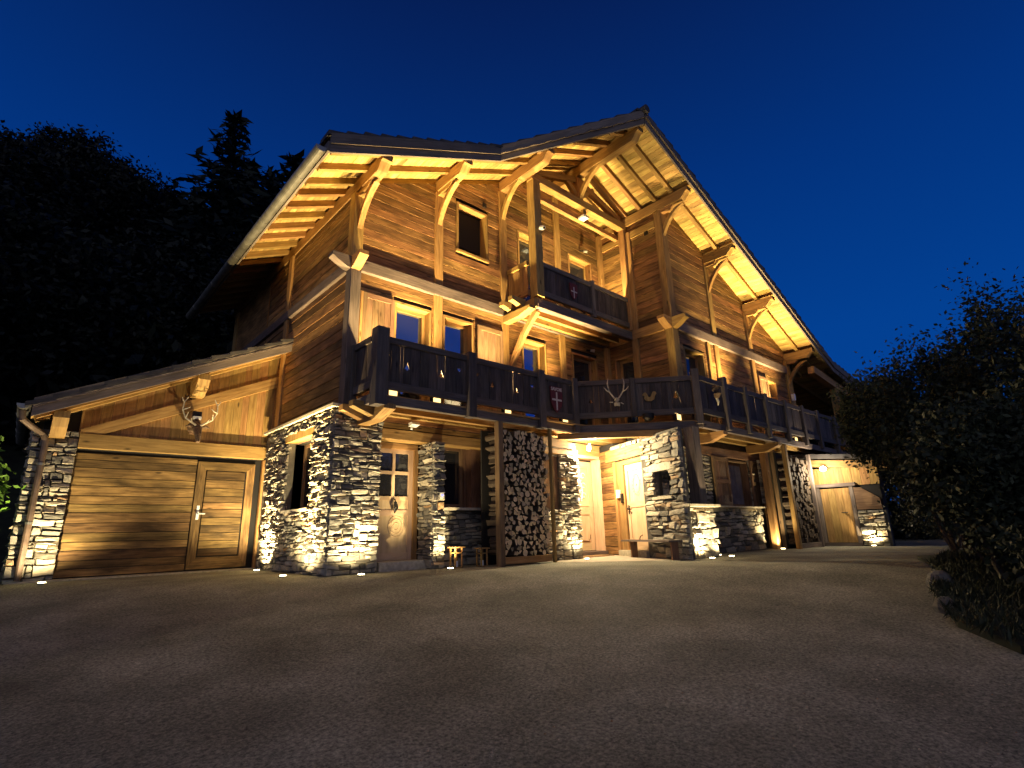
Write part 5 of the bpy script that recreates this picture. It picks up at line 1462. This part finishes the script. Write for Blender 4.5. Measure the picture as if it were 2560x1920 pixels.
lantern(6.26, 8.62, 0, 1.0, 'wooden lantern standing next to the narrow stone pier'); lantern(6.78, 8.50, 0, .9, 'wooden lantern standing by the firewood rack post')
# bench on the angled wall
bn = thing('bench', FX.P(1.75, 0, .2), 'dark rustic plank bench against the stone wall beside the panelled door', 'bench')
mb = MB(); hpoly(FX, .80, 2.48, .36, .40, .08, .40, 'u', mb); make('seat', mb, M_GREY, bn)
for u in (1.08, 2.38):
    mb = MB(); mb.prism([FX.P(u, 0, .16), FX.P(u + .05, 0, .16), FX.P(u + .05, 0, .32), FX.P(u, 0, .32)], V((0, 0, .36))); make('leg', mb, M_SHUT, bn)
mb = MB(); mb.tube([FX.P(1.10, .40, .07), FX.P(1.14, .47, .07), FX.P(1.25, .50, .07)], .012, 5); make('arm_stub', mb, M_SHUT, bn)
# mats
mb = MB(); mb.prism([V((9.85, 8.62, .004)), V((11.0, 8.62, .004)), V((11.0, 9.02, .004)), V((9.85, 9.02, .004))], V((0, 0, .02))); tag(make('door_mat', mb, M_MAT, None, (10.4, 8.8, 0)), 'brown coir mat in front of the carved door', 'mat')
# pale paved strip in front of the doors
mb = MB(); mb.face([V((8.45, 8.0, .004)), V((8.6, 7.55, .004)), V((9.6, 6.5, .004)), V((10.15, 6.2, .004)), V((11.35, 9.1, .004)), V((9.6, 9.1, .004)), V((9.6, 8.42, .004)), V((8.45, 8.42, .004))])
PV = make('paving', mb, plain('pale_paving', (.34, .29, .23), .85, noise=.2, nscale=5), None); PV['kind'] = 'structure'
# basket/planter on deck and scarf bits
pl = thing('planter', FD.P(1.6, 2.98, -.1), 'dark hanging planter bowl behind the low rail of the angled balcony', 'planter')
mb = MB(); mb.tube([FD.P(1.6, 3.14, .05), FD.P(1.6, 3.04, .05), FD.P(1.6, 2.98, .05)], [.14, .13, .07], 10); make('bowl', mb, M_IRON, pl)
bk = thing('glass_lamp', (18.7, 6.75, 4.7), 'small wall lantern on the far corner post of the right wall', 'lamp')
mb = MB(); mb.box(18.66, 18.76, 6.68, 6.78, 4.6, 4.82, 'z'); make('lamp_body', mb, M_WHITE, bk)

# ---- lights: recessed ground spots
GS = [((.46, 11.95, 0), (.26, 12.5, 1.9), 'beside the garage stone pillar'), ((3.66, 11.65, 0), (3.6, 12.1, 2.8), 'at the inner corner by the garage door post'),
      ((3.42, 9.55, 0), (3.84, 9.6, 1.7), 'under the side window of the stone corner'), ((4.30, 8.52, 0), (4.36, 8.98, 1.9), 'in front of the big stone corner pier'),
      ((5.96, 8.38, 0), (5.96, 8.78, 1.7), 'at the foot of the narrow stone pier'), ((9.35, 8.08, 0), (9.35, 8.45, 1.7), 'at the foot of the wide pier left of the carved door'),
      ((10.52, 5.80, 0), (10.6, 6.15, 1.2), 'in front of the low stone pillar, nearer the bench'), ((11.32, 5.80, 0), (11.25, 6.2, 1.4), 'in front of the low stone pillar, at its right edge'),
      ((11.62, 6.25, 0), (11.4, 6.5, 1.2), 'in the corner between stone pillar and low window wall'), ((15.05, 6.28, 0), (15.1, 6.7, 1.6), 'at the foot of the far wooden porch post'),
      ((17.38, 4.85, 0), (17.6, 4.85, 1.2), 'at the foot of the shed stone wall')]
GE = [480, 900, 580, 640, 330, 300, 420, 260, 110, 230, 200]
GA = [140, 140, 150, 138, 118, 128, 140, 130, 130, 120, 140]
for (p, aim, lab), e, ang_ in zip(GS, GE, GA):
    t = thing('ground_light', p, 'glowing ground light ' + lab, 'ground light', 'ground lights washing the stone walls')
    x, y, z = p
    mb = MB(); mb.tube([(x, y, z + .001), (x, y, z + .022)], .065, 14); make('rim', mb, M_METAL, t)
    mb = MB(); mb.tube([(x, y, z + .022), (x, y, z + .03)], .05, 14); make('lens', mb, M_LAMP, t)
    spot((x, y, z + .05), aim, e, ang_, 1.0, WARM2, .02, t)
    if 'side window' in lab: spot((x, y, z + .06), (3.72, 10.4, 6.0), 5200, 62, 1.0, WARM, .03, t)
    if 'inner corner' in lab: spot((x, y, z + .06), (3.75, 12.0, 4.5), 1500, 60, 1.0, WARM, .03, t)
# balcony floods (boxes on the deck shining up)
DF = [((4.62, 8.32, 2.97), 'at the left end of the main balcony', 40), ((5.55, 8.32, 2.97), 'under the first French door of the main balcony', 70), ((7.33, 8.32, 2.97), 'under the closed shutter of the main balcony', 70), ((9.09, 8.32, 2.97), 'under the shield on the main balcony', 60),
      ((10.85, 6.45, 2.97), 'near the corner post of the angled balcony', 42), ((13.94, 6.25, 2.97), 'first beyond the mask on the right balcony', 80), ((16.9, 6.25, 2.97), 'farthest on the right balcony', 80)]
for p, lab, e in DF:
    x, y, z = p
    t = thing('deck_flood', p, 'floodlight glowing below the low rail ' + lab, 'floodlight', 'floodlights along the balcony decks')
    mb = MB(); mb.box(x - .09, x + .09, y - .05, y + .06, z, z + .15, 'x'); make('housing', mb, M_IRON, t)
    mb = MB(); mb.box(x - .08, x + .08, y - .058, y - .052, z + .005, z + .14, 'x'); make('glass_front', mb, M_FLOOD, t)
    mb = MB(); mb.box(x - .08, x + .08, y - .04, y + .05, z + .152, z + .158, 'x'); make('glass_top', mb, M_FLOOD, t)
    spot((x, y, z + .19), (x - (.35 if x < 5 else 0), y - .14, z + 4), e * 52, 88 if x < 5 else 73, 1.0, WARM, .05, t)
# loggia floods for the ridge
for x, y, e in ((9.0, 8.3, 85), (11.0, 8.3, 85)):
    t = thing('deck_flood', (x, y, 5.79), 'box floodlight on the upper balcony floor at x' if False else ('box floodlight on the upper balcony floor near ' + ('the loggia post' if x < 10 else 'the right block wall')), 'floodlight', 'floodlights along the balcony decks')
    mb = MB(); mb.box(x - .09, x + .09, y - .05, y + .06, 5.79, 5.93, 'x'); make('housing', mb, M_IRON, t)
    mb = MB(); mb.box(x - .08, x + .08, y - .04, y + .05, 5.932, 5.938, 'x'); make('glass_top', mb, M_FLOOD, t)
    spot((x, y, 5.97), (x, y - .3, 9.5), e * 14, 100, 1.0, WARM, .05, t)
# door lamps
l1 = thing('ceiling_lamp', (9.92, 8.32, 2.5), 'bright round lamp under the balcony above the carved door', 'lamp')
mb = MB(); mb.tube([(9.92, 8.32, 2.55), (9.92, 8.32, 2.62)], .06, 10); make('lamp_base', mb, M_WHITE, l1)
mb = MB(); mb.tube([(9.92, 8.32, 2.44), (9.92, 8.32, 2.46), (9.92, 8.32, 2.52), (9.92, 8.32, 2.55)], [.02, .045, .05, .03], 10); make('bulb', mb, M_LAMP2, l1)
point((9.92, 8.28, 2.38), 640, (1.0, .80, .46), .05, l1)
l2 = thing('shed_lamp', (17.3, 5.75, 2.22), 'bright round lamp above the plank door of the shed', 'lamp')
mb = MB(); mb.tube([(17.38, 5.75, 2.2), (17.3, 5.75, 2.2)], .05, 10); make('lamp_base', mb, M_WHITE, l2)
mb = MB(); mb.tube([(17.30, 5.75, 2.10), (17.3, 5.75, 2.13), (17.3, 5.75, 2.19), (17.3, 5.75, 2.22)], [.03, .075, .085, .05], 10); make('bulb', mb, M_LAMP2, l2)
point((16.95, 5.7, 2.05), 120, (1.0, .84, .58), .06, l2)

# ================================================================== PLANTS
def quads_mesh(name, C, U_, W_, mat, parent=None, origin=(0, 0, 0)):
    """C centres, U_ half-length vectors, W_ half-width vectors -> leaf rhombs"""
    n = len(C); og = np.array(origin)
    v = np.empty((n, 4, 3)); v[:, 0] = C - U_; v[:, 1] = C + W_; v[:, 2] = C + U_; v[:, 3] = C - W_
    v = v.reshape(-1, 3) - og
    me = bpy.data.meshes.new(name)
    me.vertices.add(4 * n); me.vertices.foreach_set('co', v.astype(np.float32).ravel())
    me.loops.add(4 * n); me.loops.foreach_set('vertex_index', np.arange(4 * n, dtype=np.int32))
    me.polygons.add(n); me.polygons.foreach_set('loop_start', np.arange(0, 4 * n, 4, dtype=np.int32)); me.polygons.foreach_set('loop_total', np.full(n, 4, dtype=np.int32))
    r = me.uv_layers.new(name='rnd'); rv = np.repeat(nr.random((n, 2)), 4, axis=0); r.data.foreach_set('uv', rv.astype(np.float32).ravel())
    me.materials.append(mat); me.update(calc_edges=True)
    o = bpy.data.objects.new(name, me); link(o, parent)
    return o
nr = np.random.default_rng(5)
def unit(n):
    a = nr.normal(size=(n, 3)); return a / np.linalg.norm(a, axis=1)[:, None]
def leaves(n, ctr, rad, size, clumps=60, spread=.22, lower=None):
    ctr, rad = np.array(ctr), np.array(rad)
    d = unit(clumps); d[:, 2] *= 1
    rr = nr.uniform(.55, 1.0, clumps) ** .7
    K = d * rr[:, None] * rad * nr.uniform(.8, 1.12, (clumps, 1))
    idx = nr.integers(0, clumps, n)
    P = ctr + K[idx] + nr.normal(size=(n, 3)) * rad * spread * nr.uniform(.4, 1.0, (clumps, 1))[idx]
    if lower is not None: P = P[P[:, 2] > lower]
    n = len(P)
    u = unit(n); w = np.cross(u, unit(n)); w /= np.linalg.norm(w, axis=1)[:, None]
    s = size * nr.uniform(.6, 1.4, (n, 1))
    return P, u * s, w * s * .5
def sprigs(ctr, rad, k, size, L=(.4, .9), upb=.6):
    """leafy shoots sticking out of the crown"""
    C, U_, W_ = [], [], []
    for _ in range(k):
        d = unit(1)[0]; d[2] = abs(d[2]) * upb + .1; b = np.array(ctr) + d * np.array(rad) * .95
        dirn = d + np.array([0, 0, upb]); dirn /= np.linalg.norm(dirn); l = nr.uniform(*L)
        m = int(l / size * 2.2)
        t = nr.random(m)[:, None] * l
        C.append(b + dirn * t + nr.normal(size=(m, 3)) * size * .7); uu = unit(m); ww = np.cross(uu, unit(m)); ww /= np.linalg.norm(ww, axis=1)[:, None]
        s = size * nr.uniform(.6, 1.2, (m, 1)); U_.append(uu * s); W_.append(ww * s * .5)
    return np.vstack(C), np.vstack(U_), np.vstack(W_)
def trunk_mb(p, h, r, limbs, spreadr, seed):
    rr = random.Random(seed); mb = MB(); p = V(p)
    mb.tube([p, p + V((rr.uniform(-.1, .1), 0, h * .4)), p + V((rr.uniform(-.2, .2), 0, h * .85))], [r, r * .75, r * .3], 7)
    for i in range(limbs):
        a = rr.uniform(0, 6.28); z = h * rr.uniform(.25, .7); q = p + V((0, 0, z)); e = q + V((math.cos(a) * spreadr, math.sin(a) * spreadr, h * rr.uniform(.12, .3)))
        mb.tube([q, q.lerp(e, .5) + V((0, 0, .1)), e], [r * .4, r * .25, r * .08], 5)
    return mb
# spruces on the slope
def spruce_proto(H, R, seed):
    r = np.random.default_rng(seed); C, U_, W_ = [], [], []
    z = .06
    while z < .99:
        rad = R * (1 - z) ** .85 * r.uniform(.8, 1.1) + .12
        nb = max(5, int(11 * (1 - z) + 5)); a0 = r.uniform(0, 6.28)
        for k in range(nb):
            a = a0 + 6.283 * k / nb + r.normal() * .15; L = rad * r.uniform(.65, 1.12)
            m = max(6, int(L / .075)); t = (np.arange(m) + r.random(m)) / m
            x = np.cos(a) * L * t; y = np.sin(a) * L * t; zz = z * H - L * (.28 * t + .12 * np.sin(t * 3)) + .15 * L * t ** 3
            c = np.stack([x, y, zz], 1) + r.normal(size=(m, 3)) * .06
            dirn = np.tile(np.array([np.cos(a + .3), np.sin(a + .3), -.25]), (m, 1)) + r.normal(size=(m, 3)) * .5
            dirn /= np.linalg.norm(dirn, axis=1)[:, None]
            w = np.cross(dirn, r.normal(size=(m, 3))); w /= np.linalg.norm(w, axis=1)[:, None]
            s = r.uniform(.10, .24, (m, 1))
            C.append(c); U_.append(dirn * s); W_.append(w * s * .32)
        z += .017
    return np.vstack(C), np.vstack(U_), np.vstack(W_)
def tree_thing(name, loc, label, cat, group):
    return thing(name, loc, label, cat, group)
sp_me = []
for s in range(3):
    C, U_, W_ = spruce_proto([13, 11, 12][s], [3.1, 2.7, 3.5][s], 40 + s)
    o = quads_mesh('crown', C, U_, W_, M_NEED); sp_me.append(o.data); bpy.data.objects.remove(o)
tr_mb = trunk_mb((0, 0, 0), 12, .2, 0, 1, 3)
tmp = make('trunk', tr_mb, M_BARK); tr_me = tmp.data; bpy.data.objects.remove(tmp)
def plant_spruce(dist, dx, dy, top_tan, k, label, group='spruce trees on the dark slope', H=None):
    x, y = dx * dist, dy * dist; top = .64 + top_tan * dist; base = hz(x, y)
    hgt = H or max(6.0, top - base); base = top - hgt if H else base
    base = min(base, top - 5)
    t = tree_thing('spruce_tree', (x, y, base), label, 'tree', group)
    s = (top - base) / [13, 11, 12][k]
    o = bpy.data.objects.new('crown', sp_me[k]); link(o, t); o.scale = (s * 1.3, s * 1.3, s); o.rotation_euler = (0, 0, rng.uniform(0, 6.28))
    o = bpy.data.objects.new('trunk', tr_me); link(o, t); o.scale = (s, s, s * .9)
plant_spruce(27, .192, .981, .79, 0, 'tall pointed spruce standing alone above the garage roof against the sky')
plant_spruce(31, .225, .974, .70, 1, 'shorter spruce just right of the tallest pointed spruce')
plant_spruce(30, .262, .965, .69, 2, 'spruce half hidden by the chalet gutter')
plant_spruce(30, .300, .954, .735, 1, 'spruce crown peeping just over the chalet gutter')
plant_spruce(28, .145, .989, .60, 2, 'low broad spruce left of the tallest pointed spruce')
# broadleaf trees along the ridge
bl_me = []
for s in range(3):
    parts = [leaves(15000, (0, 0, 5.2), (2.6, 2.6, 3.0), .10, 140, .15), sprigs((0, 0, 5.2), (2.6, 2.6, 3.0), 14, .09, (.2, .5))]
    C, U_, W_ = parts[0]
    o = quads_mesh('crown', C, U_, W_, M_LEAFD); bl_me.append(o.data); bpy.data.objects.remove(o)
tmp = make('trunk', trunk_mb((0, 0, 0), 6.5, .22, 7, 1.6, 9), M_BARK); bt_me = tmp.data; bpy.data.objects.remove(tmp)
BT = [(-.16, .987, .57, 30, 'leafy tree at the far left edge of the slope'), (-.105, .994, .59, 33, 'tall leafy tree at the left end of the ridge'), (-.055, .998, .585, 35, 'leafy tree second from the left end of the ridge'), (-.015, 1.0, .63, 36, 'leafy tree above the garage gutter'),
      (.015, 1.0, .615, 36, 'rounded leafy tree where the ridge begins to fall'), (.045, .999, .585, 37, 'leafy tree on the falling ridge above the garage eave'), (.08, .997, .585, 38, 'leafy tree on the ridge midway to the tall spruce'), (.115, .993, .575, 38, 'small leafy tree in the dip before the tall spruce'),
      (-.2, .98, .5, 24, 'dark leafy tree low on the left slope'), (-.09, .996, .48, 24, 'dark leafy tree low behind the garage gutter'), (0, 1, .47, 25, 'dark leafy tree low behind the garage roof'), (.08, .997, .47, 26, 'dark leafy tree low in front of the ridge dip'), (.16, .987, .47, 26, 'dark leafy tree at the foot of the tall spruce'), (.25, .968, .52, 27, 'dark leafy tree close behind the chalet side wall')]
for i, (dx, dy, tt, dist, lab) in enumerate(BT):
    x, y = dx * dist, dy * dist; top = .64 + tt * dist; s = 1.05 + .12 * (i % 3)
    base = top - 8.4 * s
    t = tree_thing('leafy_tree', (x, y, base), lab, 'tree', 'leafy trees on the dark slope')
    o = bpy.data.objects.new('crown', bl_me[i % 3]); link(o, t); o.scale = (s * 1.15, s * 1.15, s); o.rotation_euler = (0, 0, rng.uniform(0, 6.28))
    o = bpy.data.objects.new('trunk', bt_me); link(o, t); o.scale = (s, s, s)
# undergrowth wood behind
P, U_, W_ = [], [], []
for k in range(90):
    x = rng.uniform(-26, 16); y = rng.uniform(24, 44)
    c = leaves(260, (x, y, hz(x, y) + 2.5), (3.0, 2.4, 3.2), .3, 10, .3); P.append(c[0]); U_.append(c[1]); W_.append(c[2])
o = quads_mesh('undergrowth', np.vstack(P), np.vstack(U_), np.vstack(W_), M_LEAFD); o['kind'] = 'stuff'
# big bushes at the right
BU = [((9.9, .75, -.2), (1.3, .65, .5), .55, 12000, 'bush', 'low leafy skirt of shrubs along the edge of the planting bed'),
      ((8.2, .3, -.25), (1.1, .7, .45), .45, 10000, 'bush', 'low ground-hugging shrub nearest the camera at the right edge'),
      ((9.3, 1.15, -.2), (.95, .75, .85), 1.45, 24000, 'bush', 'large dark bush whose lowest branches hang over the drive in front of the shed'),
      ((13.2, 2.25, -.1), (1.6, 1.05, 1.5), 2.5, 25000, 'bush', 'dense bush nearest the chalet balcony, covering its far end'),
      ((12.4, .95, -.1), (1.6, 1.1, 1.9), 2.5, 28000, 'bush', 'tall bush with pale upright shoots, middle of the right-hand shrubs'),
      ((10.6, -.15, -.2), (1.5, 1.1, 2.1), 1.65, 30000, 'bush', 'dark bush cut by the right edge, behind the stone edging'),
      ((13.9, 2.15, 0), (1.0, .75, .95), 2.75, 14000, 'bush', 'leafy shrub reaching over the end of the long balcony'),
      ((16.5, 2.9, 0), (1.6, 1.0, 1.2), 1.3, 7000, 'bush', 'bush beyond the shed wall at the end of the drive')]
for (x, y, z), rad, cz, n, nm, lab in BU:
    ox, oy = (-.15, 1.15) if 'reaching over' in lab else (0, 0)
    t = thing('bush', (x, y, z), lab, 'bush', 'bushes at the right edge of the drive')
    parts = [leaves(n, (x + ox, y + oy, z + cz), rad, .042, 170, .2, lower=z + .25), sprigs((x + ox, y + oy, z + cz), rad, 26, .036, (.2, .55), .8)]
    C, U_, W_ = [np.vstack(q) for q in zip(*parts)]
    quads_mesh('foliage', C, U_, W_, M_LEAFB, t, origin=(x, y, z))
    mb = MB()
    for k in range(7):
        a = k * .9; mb.tube([(x + .1 * math.cos(a), y + .1 * math.sin(a), z), (x + .45 * math.cos(a), y + .45 * math.sin(a), z + cz * .55), (x + ox + rad[0] * .75 * math.cos(a), y + oy + rad[1] * .75 * math.sin(a), z + cz * 1.05)], [.035, .025, .008], 5)
    make('stem', mb, M_BARK, t)
for i, (x, y, h_, lab) in enumerate(((27, 9.5, 5.6, 'dark leafy tree just beyond the far end of the chalet roof'), (26, 6.0, 4.4, 'dark leafy tree behind the side shed'), (27, 3.2, 4.8, 'dark leafy tree behind the right-hand bushes'))):
    t = tree_thing('leafy_tree', (x, y, h_ - 8.4), lab, 'tree', 'leafy trees beyond the right end of the chalet')
    o = bpy.data.objects.new('crown', bl_me[i % 3]); link(o, t); o.scale = (1.15, 1.15, 1.0); o.rotation_euler = (0, 0, i * 1.3)
    o = bpy.data.objects.new('trunk', bt_me); link(o, t)
# green shrub by the garage pillar
t = thing('green_shrub', (-.75, 12.6, 0), 'bright green leafy shrub left of the garage stone pillar', 'bush')
C, U_, W_ = leaves(3200, (-.72, 12.40, 1.15), (.52, .45, 1.15), .06, 60, .2, lower=.05)
quads_mesh('foliage', C, U_, W_, M_LEAFG, t, origin=(-.75, 12.6, 0))
mb = MB(); mb.tube([(-.75, 12.6, 0), (-.72, 12.55, 1.4)], [.03, .01], 5); make('stem', mb, M_BARK, t)
# planting bed with stone edging
mb = MB(); bed = [(6.3, .85), (6.9, 1.35), (8.1, 1.72), (9.6, 1.9), (11.5, 2.6), (14, 1.6), (14, -3), (6.2, -3)]
mb.prism([V((a, b, gz(a, b) - .1)) for a, b in bed], V((0, 0, .17))); o = make('planting_bed', mb, M_SOIL, None); o['kind'] = 'structure'
edge = [(6.3, .85), (6.9, 1.35), (8.1, 1.72), (9.6, 1.9), (11.5, 2.6)]
re = random.Random(3); ki = 0
labs = ['pale rounded rock at the left tip of the planting bed', 'flat rock on the edge of the planting bed, second from the tip']
for (a, b) in zip(edge[1:3], edge[2:4]):
    L = math.hypot(b[0] - a[0], b[1] - a[1]); nn = max(1, int(L / 1.3))
    for k in range(nn):
        u = (k + .5) / nn; x = a[0] + (b[0] - a[0]) * u; y = a[1] + (b[1] - a[1]) * u; z = gz(x, y)
        s = re.uniform(.10, .17); mb = MB(); mb.r = (re.uniform(.0, .2), .5)
        rings = []
        for zz, rr_ in ((-.05, .8), (s * .5, 1.0), (s * 1.1, .72), (s * 1.35, .3)):
            rings.append([V((x + s * rr_ * math.cos(q * .785 + .2) * re.uniform(.85, 1.15), y + s * rr_ * math.sin(q * .785 + .2) * re.uniform(.85, 1.15), z + zz)) for q in range(8)])
        for i in range(3):
            for q in range(8): mb.face([rings[i][q], rings[i][(q + 1) % 8], rings[i + 1][(q + 1) % 8], rings[i + 1][q]])
        mb.face(rings[3])
        o = make('edging_rock', mb, M_STONE, None, (x, y, z), smooth=True)
        tag(o, 'rough rock in the low row edging the dark planting bed', 'rock', 'rocks edging the planting bed')
# grass on the bed
n = 30000
gx = nr.uniform(6.3, 12, n); gy = gx * 0 + nr.uniform(-3, 2.2, n)
okm = gy < np.interp(gx, [q[0] for q in bed[:5]], [q[1] for q in bed[:5]]) + .06
gx, gy = gx[okm], gy[okm]; n = len(gx)
C = np.stack([gx, gy, [gz(a, b) + .11 for a, b in zip(gx, gy)]], 1); U2 = np.stack([nr.normal(size=n) * .04, nr.normal(size=n) * .04, nr.uniform(.03, .09, n)], 1)
W2 = np.stack([nr.normal(size=n) * .006, nr.normal(size=n) * .006, np.zeros(n)], 1)
o = quads_mesh('grass', C, U2, W2, M_LEAFB); o['kind'] = 'stuff'
# loose grit on the drive, nearest the camera
n = 2600
gx = nr.uniform(.6, 5.5, n) ** 1.0; gy = nr.uniform(-.8, 3.2, n)
C, U_, W_ = [], [], []
mb = MB()
for a, b in zip(gx[:1500], gy[:1500]):
    s = rng.uniform(.003, .011); z = gz(a, b); mb.new()
    p = [V((a + s * math.cos(q * 1.57 + b), b + s * math.sin(q * 1.57 + b), z)) for q in range(4)]; tpt = V((a, b, z + s * .9))
    for q in range(4): mb.face([p[q], p[(q + 1) % 4], tpt])
o = make('grit', mb, M_STONE, None); o['kind'] = 'stuff'
